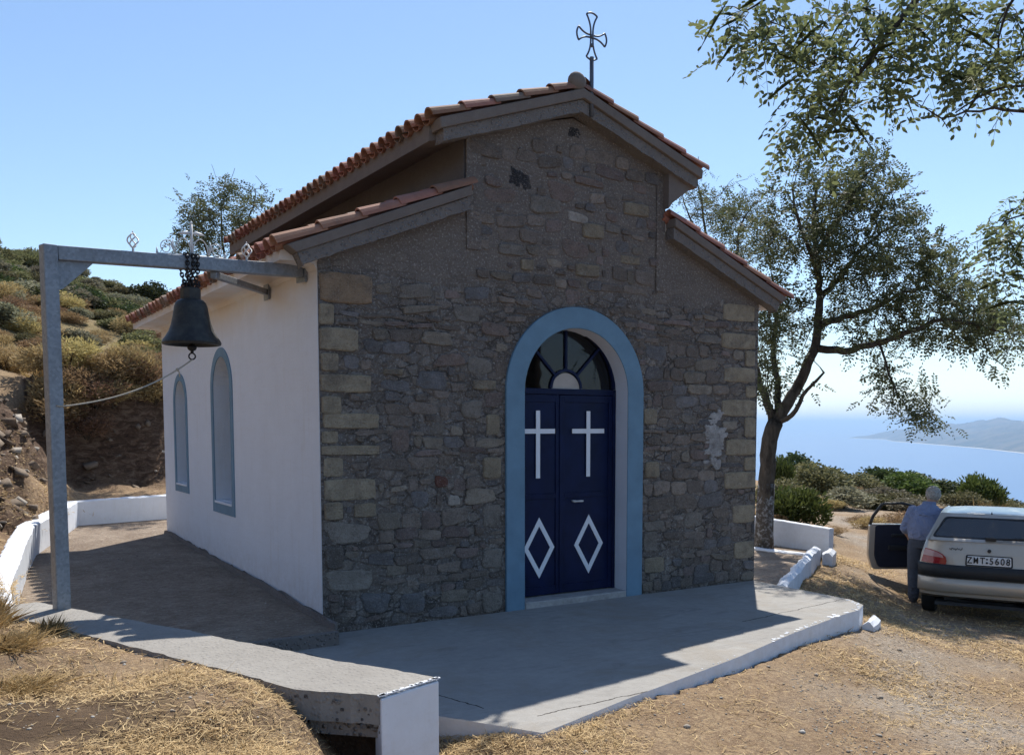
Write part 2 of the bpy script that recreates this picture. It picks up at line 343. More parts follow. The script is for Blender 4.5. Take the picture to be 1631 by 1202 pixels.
leafmat('straw', (.30, .20, .095), (.72, .54, .29), .2, .75)
leafmat('twig', (.05, .04, .03), (.09, .075, .055), 0.0, .9)

# ================================================================== terrain
CTRL = np.array([
 # around the porch slab and the track
 (.16,-3.2,-.03),(.0,-2.9,-.05),(-.25,-2.95,-.12),(1.2,-2.9,-.06),(2.4,-2.6,-.11),(3.4,-2.3,-.17),(4.4,-2.0,-.19),(5.1,-1.5,-.19),(5.3,-.9,-.18),(5.8,-.1,-.2),(6.6,.3,-.24),(7.9,1.1,-.27),(8.7,1.6,-.30),
 (3.4,-2.95,-.31),(5,-3.1,-.50),(3.4,-4.1,-.4),(1.2,-3.8,-.16),(.3,-4.2,-.1),(6.0,-1.0,-.40),(7.2,-.6,-.57),(7.8,-.3,-.63),(8.5,.3,-.69),(8.2,-.8,-.66),(9.6,-.6,-.77),(7.6,-1.9,-.62),(9.5,-1.5,-.72),(6.5,-3,-.62),(11,-2,-.88),(14,-3,-1.3),
 (9.9,2.81,-.38),(9.66,1.88,-.45),(11.14,4.41,-.18),(9.37,3.79,.02),(12.35,4.8,-.41),(13.51,4.64,-.47),(16.82,6.07,-.52),(17.79,7.83,-.57),(19.51,10.3,-.6),(21.7,7.66,-.93),(20.8,5.9,-.95),(22.7,15.4,-.4),
 (26,16.8,-.7),(29.8,16.8,-1.15),(33.7,16.5,-1.6),(35.7,15.2,-2.0),(38.2,13.5,-2.3),(36,5,-3.2),(45,25,-4.5),(52,22,-7),(40,35,-3),(30,40,0),(60,60,-14),(90,50,-34),(60,-10,-16),(30,-15,-6),(10,-15,-2),(-3,-16,-.6),
 # right courtyard, under the chapel
 (5.5,.5,-.22),(7.2,1.5,-.22),(6.5,4,-.1),(8.6,2.6,-.15),(2.5,3,-.3),(2.5,6,-.1),(7,9,.4),(11,9,-.2),(15,14,-.1),(16,25,.6),
 # left mound by the parapet
 (-2.24,-.44,.44),(-2.04,-.93,.44),(-1.8,-1.56,.44),(-1.55,-2.21,.44),(-1.36,-2.69,.43),(-1.31,-3.0,.40),(-1.22,-3.22,.27),(-1.16,-3.42,.12),(-1.0,-3.3,-.08),(-.85,-3.55,-.14),(-.55,-3.45,-.14),(-.25,-3.05,-.12),(-.5,-2.7,-.2),(-1.2,-3.8,.22),
 (-2.35,-.39,.46),(-2.19,-2.38,.46),(-1.85,-3.46,.42),(-1.42,-3.84,.36),(-2.5,-3.2,.5),(-2.45,-2.2,.5),(-1.63,-3.8,.4),(-1.7,-4.8,.32),(-3,-1.5,.62),(-2.8,.3,.6),(-2.42,.3,.48),(-3.2,.9,.85),(-4,-3,.7),(-2.7,-6.5,.2),(-5,-6,.6),
 # left courtyard
 (-1.2,.5,.1),(-1.6,2,.14),(-1,5,.2),(-.6,7,.24),(.6,7.6,.26),
 # bank behind the left wall
 (-2.14,3.62,.31),(-2.32,2.4,.48),(-2.05,4.8,.60),(-1.98,6.21,1.07),(-1.88,7.63,1.53),(-1.59,8.41,1.68),(-1.66,6.72,1.02),(-1.35,7.75,.92),(-1.72,6.23,.62),(-1.77,9.4,2.09),(-2.6,5,1.3),(-3.5,5,2.0),(-4,2.5,1.5),(-3,2,.95),(-5,0,1.4),(-5,8,3.0),
 (-.86,8.6,.55),(-.06,8.95,.57),(.9,9.2,.6),(-.92,9.56,.78),(-.13,9.76,.66),(.75,10.2,.68),(-.75,10.35,.80),(.36,10.5,.76),(1.2,10.9,.75),(2.0,11.4,.7),(-.65,10.95,2.3),(-.1,11.1,2.36),(.4,11.15,2.38),(1.0,11.5,2.33),(1.9,12.1,2.2),(-.7,12.2,2.5),(.7,12.6,2.45),(-.87,13.65,2.72),(.7,14.2,2.55),(3,13,1.6),(4,11,.6),(4,16,2.3),
 # hillside
 (-1.38,15.83,3.3),(1.47,17,2.9),(3.56,24.7,4.85),(-.52,29.87,6.2),(1.28,28.7,5.8),(3.1,27.5,5.5),(6,25,4.2),(1.67,65,14.2),(3.02,61.6,12.7),(4.54,60.6,12.4),(5.6,57.5,11.6),(6.75,55.5,11.2),(7.5,53.8,10.7),(8.5,50.7,9.7),(9.7,47.4,8.7),(12,42,6.5),(2,45,9.6),(5,42,8.2),
 (-8,12,5.5),(-10,30,9),(-12,60,17),(-30,40,18),(-30,0,9),(-15,-10,3),(4,80,11),(10,75,8),(10,110,0),(-20,110,12),(20,60,-2),
 (80,120,-50),(150,60,-80),(150,-60,-90),(0,180,-40),(-120,60,30),(-100,-100,10),(60,-90,-50),(-60,150,0),(240,200,-230),(260,0,-230),(0,400,-300),(400,0,-310),(400,400,-320),(-300,0,40),(-300,300,-60),(0,-300,-120),(300,-300,-300),(-300,-300,0)], float)
def _k(d): return np.sqrt(d * d + .02)
_D = np.linalg.norm(CTRL[:, None, :2] - CTRL[None, :, :2], axis=2)
_n = len(CTRL); _A = np.zeros((_n + 3, _n + 3)); _A[:_n, :_n] = _k(_D) + np.eye(_n) * .01
_A[:_n, _n] = 1; _A[:_n, _n + 1:] = CTRL[:, :2]; _A[_n:, :_n] = _A[:_n, _n:].T
_W = np.linalg.solve(_A, np.concatenate([CTRL[:, 2], [0, 0, 0]]))
def _base(x, y):
    x = np.asarray(x, float); y = np.asarray(y, float); sh = x.shape; P = np.stack([x.ravel(), y.ravel()], 1); out = np.empty(len(P))
    for i in range(0, len(P), 20000):
        q = P[i:i + 20000]; d = np.linalg.norm(q[:, None] - CTRL[None, :, :2], axis=2)
        out[i:i + 20000] = _k(d) @ _W[:_n] + _W[_n] + q @ _W[_n + 1:]
    return out.reshape(sh)
def vnoise(x, y, seed=0):      # smooth value noise
    xi = np.floor(x).astype(np.int64); yi = np.floor(y).astype(np.int64); fx = x - xi; fy = y - yi
    fx = fx * fx * (3 - 2 * fx); fy = fy * fy * (3 - 2 * fy)
    def h(a, b):
        k = (a * 374761393 + b * 668265263 + seed * 69069) & 0x7fffffff; k = ((k ^ (k >> 13)) * 1274126177) & 0x7fffffff
        return ((k ^ (k >> 16)) & 0xffff) / 65535.0
    return (h(xi, yi) * (1 - fx) + h(xi + 1, yi) * fx) * (1 - fy) + (h(xi, yi + 1) * (1 - fx) + h(xi + 1, yi + 1) * fx) * fy
def fbm(x, y, s, o=4, seed=0):
    r = 0; a = .5
    for k in range(o): r = r + a * (vnoise(x * s, y * s, seed + k) - .5); s *= 2.07; a *= .55
    return r
SLAB = [(.16,-3.08),(.98,-2.82),(1.7,-2.62),(2.36,-2.43),(3.27,-2.12),(4.25,-1.84),(4.62,-1.76),(4.86,-1.62),(4.98,-1.38),(5.0,-.94),(5.0,-.45),(5.02,-.02),(0,-.02),(-.02,-.40),(-1.78,-.40),(-1.50,-1.13),(-1.36,-1.39),(-1.23,-1.76),(-1.07,-2.11),(-.95,-2.35),(-.20,-2.48)]
COURT = [(-.02,-.38),(-1.78,-.36),(-2.07,.15),(-2.19,1.0),(-2.09,2.0),(-1.91,3.5),(-1.72,4.8),(-1.42,5.85),(-1.16,6.7),(-.95,7.45),(.31,7.72),(2.5,8.2),(5,8.2),(5,6.1),(0,6.1)]
RCOURT = [(5.03,-.3),(5.2,-.24),(6.3,.5),(7.08,1.02),(7.88,1.56),(8.14,1.72),(8.30,1.82),(8.22,2.8),(8.0,4.5),(7.6,7.5),(5.03,7.5)]
def inside(poly, x, y):
    r = np.zeros(x.shape, bool); n = len(poly)
    for i in range(n):
        x0, y0 = poly[i]; x1, y1 = poly[(i + 1) % n]
        c = ((y0 > y) != (y1 > y)); xs = (x1 - x0) * (y - y0) / (y1 - y0 + 1e-12) + x0; r ^= c & (x < xs)
    return r
def height(x, y):
    x = np.asarray(x, float); y = np.asarray(y, float)
    z = _base(x, y); z = z - np.clip((y - 24) / 36, 0, 1) * 1.7 * np.clip((16 - x) / 6, 0, 1) * np.clip((95 - y) / 20, 0, 1); r = np.hypot(x + 2.7, y + 7.4)
    z = z + fbm(x, y, .9, 4, 5) * .10 * np.clip(r / 12, .35, 1.5) + fbm(x, y, .12, 3, 9) * np.clip((r - 18) / 40, 0, 1) * 1.2
    z = z + fbm(x, y, 6, 3, 21) * .035 * np.clip((14 - r) / 6, .3, 1)
    rock = rockmask(x, y); z = z + rock * (fbm(x, y, 1.9, 5, 31) * .55 + np.abs(fbm(x + .4 * y, y * .6, 5, 3, 33)) * .22)
    return z
def rockmask(x, y):
    a = np.clip(1 - np.abs(y - 10.9) / 1.5, 0, 1) * (x > -1.3) * (x < 4)
    b = np.clip((-1.55 + .55 * np.clip(y - 7.2, 0, 1) - x) / .3, 0, 1) * np.clip((y - 4.3) / .8, 0, 1) * np.clip((10.4 - y) / .8, 0, 1) * np.clip((x + 3.2) / .5, 0, 1)
    return np.clip(np.maximum(a * 1.4, b * 1.3), 0, 1)
def hz(x, y): return float(height(np.array([x]), np.array([y]))[0])
u = np.linspace(-1, 1, 640); g = 2.6 * np.sinh(u * 5.85); gx, gy = np.meshgrid(g + .3, g - .5, indexing='ij')
gz = height(gx, gy)
for P, lo in ((SLAB, -.22), ([(-.8 + (x + .8) * 1.07, 4 + (y - 4) * 1.035) for x, y in COURT], .26), (COURT, -.2), (RCOURT, -.45), ([(.05,.05),(5,.05),(5,6),(.05,6)], -.3)):
    c = np.mean(np.array(P), 0); ins = inside(P, gx, gy); gz = np.where(ins, np.minimum(gz, lo), gz)
n = len(u); idx = np.arange(n * n).reshape(n, n)
F = np.stack([idx[:-1, :-1], idx[1:, :-1], idx[1:, 1:], idx[:-1, 1:]], -1).reshape(-1, 4)
# masks: r gravel track, g bare rock, b dark soil, drawn where the ground itself changes
def seg(x, y, a, b):
    a = np.array(a); b = np.array(b); d = b - a; t_ = np.clip(((x - a[0]) * d[0] + (y - a[1]) * d[1]) / (d @ d), 0, 1)
    return np.hypot(x - a[0] - d[0] * t_, y - a[1] - d[1] * t_)
tr_ = [(1.5,-6),(3.4,-3.7),(5.2,-2.4),(7.5,-1.0),(10.2,1.6),(13,4.7),(17.5,8.2),(22,13.5)]
dt = np.min([seg(gx, gy, tr_[i], tr_[i + 1]) for i in range(len(tr_) - 1)], 0)
m0 = np.clip(1.25 - dt / 1.3, 0, 1) * np.clip(.5 + fbm(gx, gy, .9, 4, 41) * 3.2, 0, 1)
soil = lambda x, y: np.clip((-1.0 - x) / .5, 0, 1) * np.clip((-1.2 - y) / 1, 0, 1) * np.clip(.62 + fbm(x, y, 1.3, 4, 44) * 3.6, 0, 1)
m2 = soil(gx, gy)
mask = np.stack([m0, rockmask(gx, gy), m2], -1).reshape(-1, 3)
V = np.stack([gx, gy, gz], -1).reshape(-1, 3)
t = NT('ground'); mk = t.attr('mask'); sp = t.n('SeparateColor'); t.set(sp.inputs[0], mk); mr, mg_, mb_ = sp.outputs
n1 = t.noise(.35, 6, .65); n2 = t.noise(3.2, 6, .7); n3 = t.noise(26, 5, .75); n4 = t.noise(110, 3, .7)
c = t.mix(t.ramp(n2, [(.32, 0.0), (.68, 1.0)]), (.27, .175, .10), (.48, .345, .205))
c = t.mix(t.ramp(n3, [(.38, 0.0), (.6, .9)]), c, (.16, .105, .068)); c = t.mix(t.math('MULTIPLY', t.ramp(n4, [(.52, 0.0), (.66, 1.0)]), .6), c, (.58, .46, .31)); c = t.mix(t.math('MULTIPLY', t.ramp(t.noise(8, 5, .75), [(.5, 0.0), (.68, 1.0)]), .45), c, (.20, .125, .08))
c = t.mix(t.math('MULTIPLY', t.ramp(n1, [(.45, 0.0), (.7, 1.0)]), .55), c, (.36, .255, .15))
gv = t.vor(42, 'F1', 'Color'); gd = t.vor(42)
gc = t.mix(t.ramp(gv, [(.15, 0.0), (.85, 1.0)]), (.24, .20, .16), (.46, .40, .33))
c = t.mix(t.math('MULTIPLY', mr, t.ramp(n3, [(.25, .6), (.6, 1.0)])), c, gc)
rk = t.noise(5, 6, .75, t.coord((1, .55, 2.2)), .8)
rc = t.ramp(rk, [(.30, (.035, .024, .018)), (.48, (.12, .075, .05)), (.62, (.23, .16, .11)), (.78, (.36, .29, .23))])
far_ = t.math('MULTIPLY', t.math('SUBTRACT', t.xyz()[2], 2.4), .8, True); c = t.mix(t.math('MULTIPLY', far_, t.ramp(t.noise(.9, 6, .75), [(.3, .45), (.6, 1.0)])), c, t.mix(n2, (.13, .115, .05), (.27, .20, .10)))
c = t.mix(mg_, c, rc)
c = t.mix(mb_, c, t.mix(n3, (.055, .035, .022), (.13, .088, .055)))
h = t.math('ADD', t.math('MULTIPLY', n3, 1.0), t.math('ADD', t.math('MULTIPLY', n4, .5), t.math('MULTIPLY', t.math('MULTIPLY', gd, mr), -.8)))
h = t.math('ADD', h, t.math('MULTIPLY', t.math('MULTIPLY', rk, mg_), 6.0))
M['ground'] = t.done(t.bsdf(c, .95, t.bump(h, .9, .03), spec=.15))
me = npmesh('ground', V, F, mask, 'mask'); go = link('ground', me, M['ground'], smooth=True); tag(go, kind='structure')

# sea, far coast, haze
t = NT('sea'); n = t.noise(.02, 6, .6, t.coord((1, 1, 1))); n2 = t.noise(.0006, 4, .6)
c = t.mix(n2, (.012, .07, .20), (.02, .10, .26)); M['sea'] = t.done(t.bsdf(c, .28, t.bump(n, .35, 6.0), spec=.5))
b = MB(); b.box((-70000, -70000, -330), (70000, 70000, -300)); tag(b.build('sea', M['sea']), kind='structure')
def D_(px, py, d): return dep(px, py, d)
def sea_hit(px, py):
    d = CR * ((px - CX) / FPX) + CU * ((CY - py) / FPX) + CF; return CP + d * ((-300 - CP.z) / d.z)
coast = [sea_hit(x, y) for x, y in ((1352, 697.3), (1375, 698.6), (1410, 700), (1422, 703), (1450, 705), (1500, 709), (1560, 714), (1631, 722), (1720, 734), (1850, 752))]
crest = [(1352, 697, 22.4), (1395, 691.5, 22.3), (1420, 687, 22), (1455, 681, 21), (1500, 677.5, 20), (1525, 674, 19), (1560, 671, 18), (1590, 667, 17), (1640, 668, 16), (1720, 655, 15), (1850, 650, 14)]
cr = [D_(x, y, d * 1000) for x, y, d in crest]
def lerp_line(L, k, n):
    s = k / (n - 1) * (len(L) - 1); i = min(int(s), len(L) - 2); return L[i].lerp(L[i + 1], s - i)
nu, nv = 180, 60; V = []
for i in range(nu):
    a = lerp_line(coast, i, nu); b_ = lerp_line(cr, i, nu); out = (b_ - a); out.z = 0
    for j in range(nv):
        q = j / (nv - 1) * 2
        if q <= 1: p = a.lerp(b_, q); p.z = -300 + (b_.z + 300) * (q ** .8)
        else: p = Vector((b_.x, b_.y, 0)) + out * (q - 1) * 1.2; p.z = -300 + (b_.z + 300) * max(0, 1 - (q - 1) ** 1.2)
        V.append(p)
V = np.array([tuple(p) for p in V]); k = np.clip((V[:, 2] + 300) / 120, 0, 1); rg = 1 - np.abs(fbm(V[:, 0], V[:, 1], .0009, 5, 3)) * 4
V[:, 2] += (rg - .55) * 75 * k - (k < .02) * 6
idx = np.arange(nu * nv).reshape(nu, nv); F = np.stack([idx[:-1, :-1], idx[1:, :-1], idx[1:, 1:], idx[:-1, 1:]], -1).reshape(-1, 4)
t = NT('far_land'); n = t.noise(.0016, 6, .65); n2 = t.noise(.006, 5, .7); c = t.mix(t.ramp(n, [(.38, 0.0), (.62, 1.0)]), (.03, .05, .05), (.14, .125, .10)); c = t.mix(t.math('MULTIPLY', t.ramp(n2, [(.55, 0.0), (.7, 1.0)]), .3), c, (.22, .20, .18))
zz = t.xyz()[2]; c = t.mix(t.math('LESS_THAN', zz, -293.0), c, (.6, .56, .48)); M['far_land'] = t.done(t.bsdf(c, .95, spec=.1))
tag(link('far_coast_hills', npmesh('far_coast_hills', V, F), M['far_land'], smooth=True), kind='structure')
t = NT('haze_air'); vol = t.n('VolumePrincipled'); vol.inputs['Color'].default_value = (.48, .70, 1, 1); vol.inputs['Density'].default_value = 5.2e-5; vol.inputs['Anisotropy'].default_value = .25
M['haze_air'] = t.done(None, vol.outputs[0])
b = MB(); b.box((-80000, -80000, -335), (80000, 80000, 420)); hzb = tag(b.build('haze', M['haze_air']), kind='stuff')

# ================================================================== paved sheets, kerbs, low walls
def jitter_edge(poly, step=.06, amp=.012, seed=1):
    out = []; rr = random.Random(seed); n = len(poly)
    for i in range(n):
        a = Vector(poly[i]); b_ = Vector(poly[(i + 1) % n]); k = max(1, int((b_ - a).length / step))
        for j in range(k):
            p = a.lerp(b_, j / k); out.append((p.x + rr.uniform(-amp, amp), p.y + rr.uniform(-amp, amp)))
    return out
def sheet(name, poly, zf, thick, mat, kind='structure', matside=None, chip=0):
    """solid slab with a top that follows zf; sides go down by thick"""
    P = jitter_edge(poly, .05, .0012 if matside else (chip or .004)); rr = random.Random(4); n = len(P); inner = []
    c = Vector((sum(p[0] for p in P) / n, sum(p[1] for p in P) / n))
    bm = bmesh.new(); top = [bm.verts.new((x, y, zf(x, y) - (rr.random() ** 2 * chip * 1.6))) for x, y in P]
    bot = [bm.verts.new((x, y, zf(x, y) - thick)) for x, y in P]
    es = [bm.edges.new((top[i], top[(i + 1) % n])) for i in range(n)]
    r = bmesh.ops.triangle_fill(bm, use_beauty=True, edges=es)
    tops = [f for f in r['geom'] if isinstance(f, bmesh.types.BMFace)]
    if chip:
        q = bmesh.ops.inset_region(bm, faces=tops, thickness=.028, depth=0, use_even_offset=False)
        for v in {v for f in tops for v in f.verts}: v.co.z = zf(v.co.x, v.co.y)
    for i in range(n):
        f = bm.faces.new((top[i], bot[i], bot[(i + 1) % n], top[(i + 1) % n])); f.material_index = 1 if matside else 0
    bmesh.ops.recalc_face_normals(bm, faces=bm.faces); me = bpy.data.meshes.new(name); bm.to_mesh(me); bm.free()
    o = link(name, me, mat); 
    if matside: me.materials.append(matside)
    return tag(o, kind=kind) if kind else o
sheet('porch_pavement', SLAB, lambda x, y: 0.0, .34, M['slab_concrete'], matside=M['white_paint'], chip=.004)
b = MB(); rr = random.Random(15)
for i in range(70):
    k = rr.choice((3, 4, 4, 4, 5, 5, 6, 7, 7, 2)); a = Vector(SLAB[k]); c_ = Vector(SLAB[k + 1]); d = (c_ - a).normalized(); nrm = Vector((-d.y, d.x)); p = a.lerp(c_, rr.random()) + nrm * rr.uniform(.004, .055)
    n_ = rr.randrange(4, 7); r = rr.uniform(.004, .03) * (1 if k > 2 else .6); b.prism([(p.x + r * rr.uniform(.4, 1.2) * math.cos(6.28 * q / n_), p.y + r * rr.uniform(.4, 1.2) * math.sin(6.28 * q / n_)) for q in range(n_)], (-.004, rr.uniform(.002, .006)), lambda u, v, w_: (u, v, w_))
b.build('paint_flake', M['white_paint'], bpy.data.objects['porch_pavement'])
cz = lambda x, y: .105 + .024 * max(0, y)
t = NT('court_dirt'); n1 = t.noise(3, 6, .7); n2 = t.noise(30, 5, .75, t.coord((.5, 1.3, 1)))
c = t.mix(t.ramp(n1, [(.35, 0.0), (.7, 1.0)]), (.22, .175, .135), (.40, .335, .265)); c = t.mix(t.ramp(n2, [(.38, 0.0), (.68, .9)]), c, (.16, .11, .08)); v = t.vor(24); c = t.mix(t.math('MULTIPLY', t.ramp(v, [(.08, 1.0), (.22, 0.0)]), .6), c, (.42, .40, .37))
M['court_dirt'] = t.done(t.bsdf(c, .95, t.bump(t.math('ADD', n2, t.math('MULTIPLY', v, -.5)), .9, .025), spec=.15))
sheet('courtyard_ground', COURT, cz, .3, M['court_dirt'])
sheet('side_courtyard_ground', RCOURT, lambda x, y: -.06 - .02 * max(0, x - 5), .3, M['court_dirt'])
b = MB(); b.box((-1.85, -.44, -.05), (-.03, -.385, .108)); tag(b.build('kerb', M['rough_concrete'], bevel=.01), kind='structure')
def wall_run(name, label, pts, z0, z1, width, mat, side=1, capmat=None, chip=.01, seed=2):
    """low wall along a ground line: pts are (x, y), z0/z1 give bottom/top per point; side = which side the thickness goes to"""
    rr = random.Random(seed); P = []; 
    for i in range(len(pts) - 1):
        a = Vector(pts[i]); b_ = Vector(pts[i + 1]); k = max(1, int((b_ - a).length / .09))
        for j in range(k): P.append((a.lerp(b_, j / k), i + j / k))
    P.append((Vector(pts[-1]), len(pts) - 1)); V = []; F = []; n = len(P)
    f = lambda L, s: L[int(min(s, len(L) - 2))] * (1 - (s - int(min(s, len(L) - 2)))) + L[int(min(s, len(L) - 2)) + 1] * (s - int(min(s, len(L) - 2)))
    for i, (p, s) in enumerate(P):
        d = (P[min(i + 1, n - 1)][0] - P[max(i - 1, 0)][0]).normalized(); nr = Vector((-d.y, d.x)) * side; wv = f(width, s) if isinstance(width, list) else width
        q = p + nr * wv; zt = f(z1, s); zb = f(z0, s); e = chip * 1.6
        j = lambda a: rr.uniform(-a, a)
        V += [(p.x + j(chip * .3), p.y + j(chip * .3), zb), (p.x + j(chip * .4), p.y + j(chip * .4), zt - e + j(chip * .5)), (p.x + nr.x * e * 1.3, p.y + nr.y * e * 1.3, zt + j(chip * .4)), (q.x - nr.x * e * 1.3, q.y - nr.y * e * 1.3, zt + j(chip * .4)), (q.x + j(chip), q.y + j(chip), zt - e + j(chip * .6)), (q.x + j(chip), q.y + j(chip), zb)]
    for i in range(n - 1):
        a = i * 6; c_ = a + 6
        for k in range(5): F.append((a + k, c_ + k, c_ + k + 1, a + k + 1))
    F += [tuple(range(5, -1, -1)), tuple((n - 1) * 6 + k for k in range(6))]
    me = npmesh(name, V, F); bm = bmesh.new(); bm.from_mesh(me); bmesh.ops.recalc_face_normals(bm, faces=bm.faces); bm.to_mesh(me); bm.free()
    return link(name, me, mat, smooth=False)
# white curved wall round the left courtyard
o = wall_run('courtyard_wall', '', [(-2.24, .14), (-2.2, 1.15), (-2.09, 2.0), (-1.91, 3.5), (-1.72, 4.8), (-1.42, 5.85), (-1.16, 6.7), (-.95, 7.45), (.31, 7.72), (2.6, 8.2), (5, 8.3)], [0, .0, 0, .05, .05, .1, .1, .1, .1, .1, .1], [.44, .46, .48, .52, .58, .60, .62, .64, .66, .68, .68], .19, M['white_paint'], 1)
tag(o, 'low whitewashed wall curving round the courtyard below the hillside', 'wall')
# near parapet: concrete top, whitewashed end, broken outer face
pin = [(-.46,-2.40),(-.65,-2.01),(-.89,-1.45),(-1.07,-1.06),(-1.22,-.64),(-1.38,-.35),(-1.69,.39),(-2.0,1.08)]
pr_ = thing('parapet', 'grey topped concrete parapet with a whitewashed end in the dry grass foreground', 'parapet', (0, 0, 0))
PIN = [(-.575,-3.215),(-.71,-2.92),(-.88,-2.61),(-1.09,-2.11),(-1.25,-1.76),(-1.38,-1.39),(-1.52,-1.13),(-1.80,-.47),(-2.09,.17)]
POUT = [(-2.36,.10),(-2.26,-.44),(-2.15,-.64),(-2.04,-.93),(-1.80,-1.56),(-1.55,-2.21),(-1.36,-2.69),(-1.26,-3.02),(-.945,-3.345)]
def top_sheet(name, poly, z1, z0, mat, parent, amp):
    o = sheet(name, poly, lambda x, y: z1, z1 - z0, mat, None, chip=amp); o.parent = parent; return o
top_sheet('coping', PIN + POUT, .46, .315, M['parapet_concrete'], pr_, .007)
simple('dark_soil', (.085, .058, .04), .95, var=.4, scale=9, bump=1, bscale=25, bdist=.04)
top_sheet('wall_core', [(-.64,-3.12)] + [(p[0] - .012, p[1]) for p in PIN[1:]] + [(p[0] + .03, p[1]) for p in POUT[:-2]] + [(-1.10, -2.93), (-.86, -3.14)], .3148, -.5, M['dark_soil'], pr_, .02)
b = MB(); b.prism([(-.572,-3.23),(-.948,-3.365),(-.93,-3.245),(-.57,-3.13)], (-.5, .452), lambda u, v, w_: (u, v, w_ - (.004 if w_ > 0 else 0))); b.build('end_block', M['white_paint'], pr_, bevel=.01)
b = MB(); rr = random.Random(5)      # flakes of whitewash along the chipped top edge
for i in range(46):
    s_ = rr.random(); x, y = -.572 - .376 * s_, -3.228 - .135 * s_; w_ = rr.uniform(.004, .014); b.box((x - w_, y + .001, .456), (x + w_, y + rr.uniform(.008, .03), .4622))
b.build('paint_flake', M['white_paint'], pr_)
rr = random.Random(12); b = MB()    # broken aggregate under the coping's outer edge
for i in range(620):
    s = rr.random(); a = Vector((-.93, -3.335, 0)); c_ = Vector((-1.26, -3.0, 0)); p = a.lerp(c_, s); p.z = .432 - rr.random() ** 1.3 * .16 * (1 - .5 * s); r = rr.uniform(.006, .02) * (1.4 if rr.random() < .1 else 1)
    p += Vector((.09, .1, 0)) * rr.uniform(-.05, 1.2 * (.44 - p.z) / .16)
    b.cur = [(.30, .28, .26), (.17, .16, .155), (.45, .43, .40), (.12, .11, .105)][rr.randrange(4)]
    b.ball(p, r, 6, (1, rr.uniform(.6, 1), rr.uniform(.5, .9)))
b.build('broken_edge', M['stone'], pr_, cols=True)
b = MB(); b.prism([(-.925,-3.31),(-1.24,-3.0),(-1.14,-2.92),(-.86,-3.2)], (.24, .314), lambda u, v, w_: (u, v, w_)); b.build('broken_core', M['aggregate'], pr_)
# right courtyard: kerb, white strip, low wall
o = wall_run('courtyard_kerb', '', [(5.12, -.42), (5.5, -.16), (6.05, .2), (6.45, .48), (7.0, .85), (7.5, 1.2), (7.93, 1.47)], [-.4] * 7, [.0, .01, .0, .02, .0, .02, .01], .13, M['white_paint'], 1, chip=.022, seed=5); tag(o, 'wavy whitewashed stone kerb edging the shaded side courtyard', 'kerb')
o = wall_run('end_stone', '', [(7.98, 1.30), (8.22, 1.44), (8.42, 1.60)], [-.4, -.4, -.4], [-.07, -.04, -.07], .14, M['white_paint'], 1, chip=.025, seed=6); tag(o, 'short whitewashed stone at the foot of the low wall end', 'stone')
o = wall_run('edge_stone', '', [(4.72, -1.86), (4.95, -1.76), (5.12, -1.62)], [-.3, -.3, -.3], [-.12, -.105, -.13], .10, M['white_paint'], 1, chip=.02, seed=9); tag(o, 'small whitewashed rock at the corner of the porch slab', 'stone')
o = wall_run('garden_wall', '', [(8.36, 1.68), (8.24, 2.8), (8.1, 4.2), (7.9, 6.0)], [-.5, -.5, -.4, -.4], [.225, .29, .36, .42], .11, M['white_paint'], -1, chip=.006, seed=7); tag(o, 'straight low whitewashed wall behind the limed tree trunk', 'wall')
o = wall_run('white_strip', '', [(7.82, 1.50), (7.72, 2.0), (7.62, 2.55), (7.5, 3.4)], [-.2] * 4, [-.085, -.08, -.075, -.07], .12, M['white_paint'], 1, chip=.012, seed=8); tag(o, kind='structure')

# ================================================================== chapel
W, L = 5.05, 6.1
ch = thing('chapel', 'small stone fronted chapel with whitewashed side wall and red tiled roofs', 'chapel', (0, 0, 0))
XL, XR = 1.39, 3.66; XM = 2.525
def arc(cx, cz_, r, n=24, a0=0, a1=math.pi): return [(cx + r * math.cos(a0 + (a1 - a0) * k / n), cz_ + r * math.sin(a0 + (a1 - a0) * k / n)) for k in range(n + 1)]
DX, DR, DS, DB = 2.585, .615, 2.055, .20      # door: centre, half width, spring height, band
door_in = [(DX + DR, 0)] + arc(DX, DS, DR) + [(DX - DR, 0)]
out_l = [(0, -.1), (DX - DR, -.1)] + door_in[::-1] + [(DX + DR, -.1), (W, -.1), (W, 3.14), (XR, 3.72), (XR, 4.32), (XM, 4.63), (XL, 4.32), (XL, 3.72), (0, 3.14)]
def plate(name, outer, holes, f, d0, d1, mat, parent, jit=0):
    bm = bmesh.new()
    def ring(P, w_): return [bm.verts.new(f(a, b_, w_)) for a, b_ in P]
    for w_ in (d0, d1):
        es = []
        for P in [outer] + holes:
            r = ring(P, w_); es += [bm.edges.new((r[i], r[(i + 1) % len(r)])) for i in range(len(r))]
        bmesh.ops.triangle_fill(bm, use_beauty=True, edges=es)
    for P in [outer] + holes:
        a = ring(P, d0); b_ = ring(P, d1)
        for i in range(len(P)): bm.faces.new((a[i], a[(i + 1) % len(P)], b_[(i + 1) % len(P)], b_[i]))
    bmesh.ops.remove_doubles(bm, verts=bm.verts, dist=1e-5); bmesh.ops.recalc_face_normals(bm, faces=bm.faces)
    me = bpy.data.meshes.new(name); bm.to_mesh(me); bm.free(); return link(name, me, mat, parent)
fy = lambda u, v, w_: (u, w_, v)
fx = lambda u, v, w_: (w_, u, v)
fac = plate('facade_wall', out_l, [], fy, 0.0, .34, M['mortar'], ch)
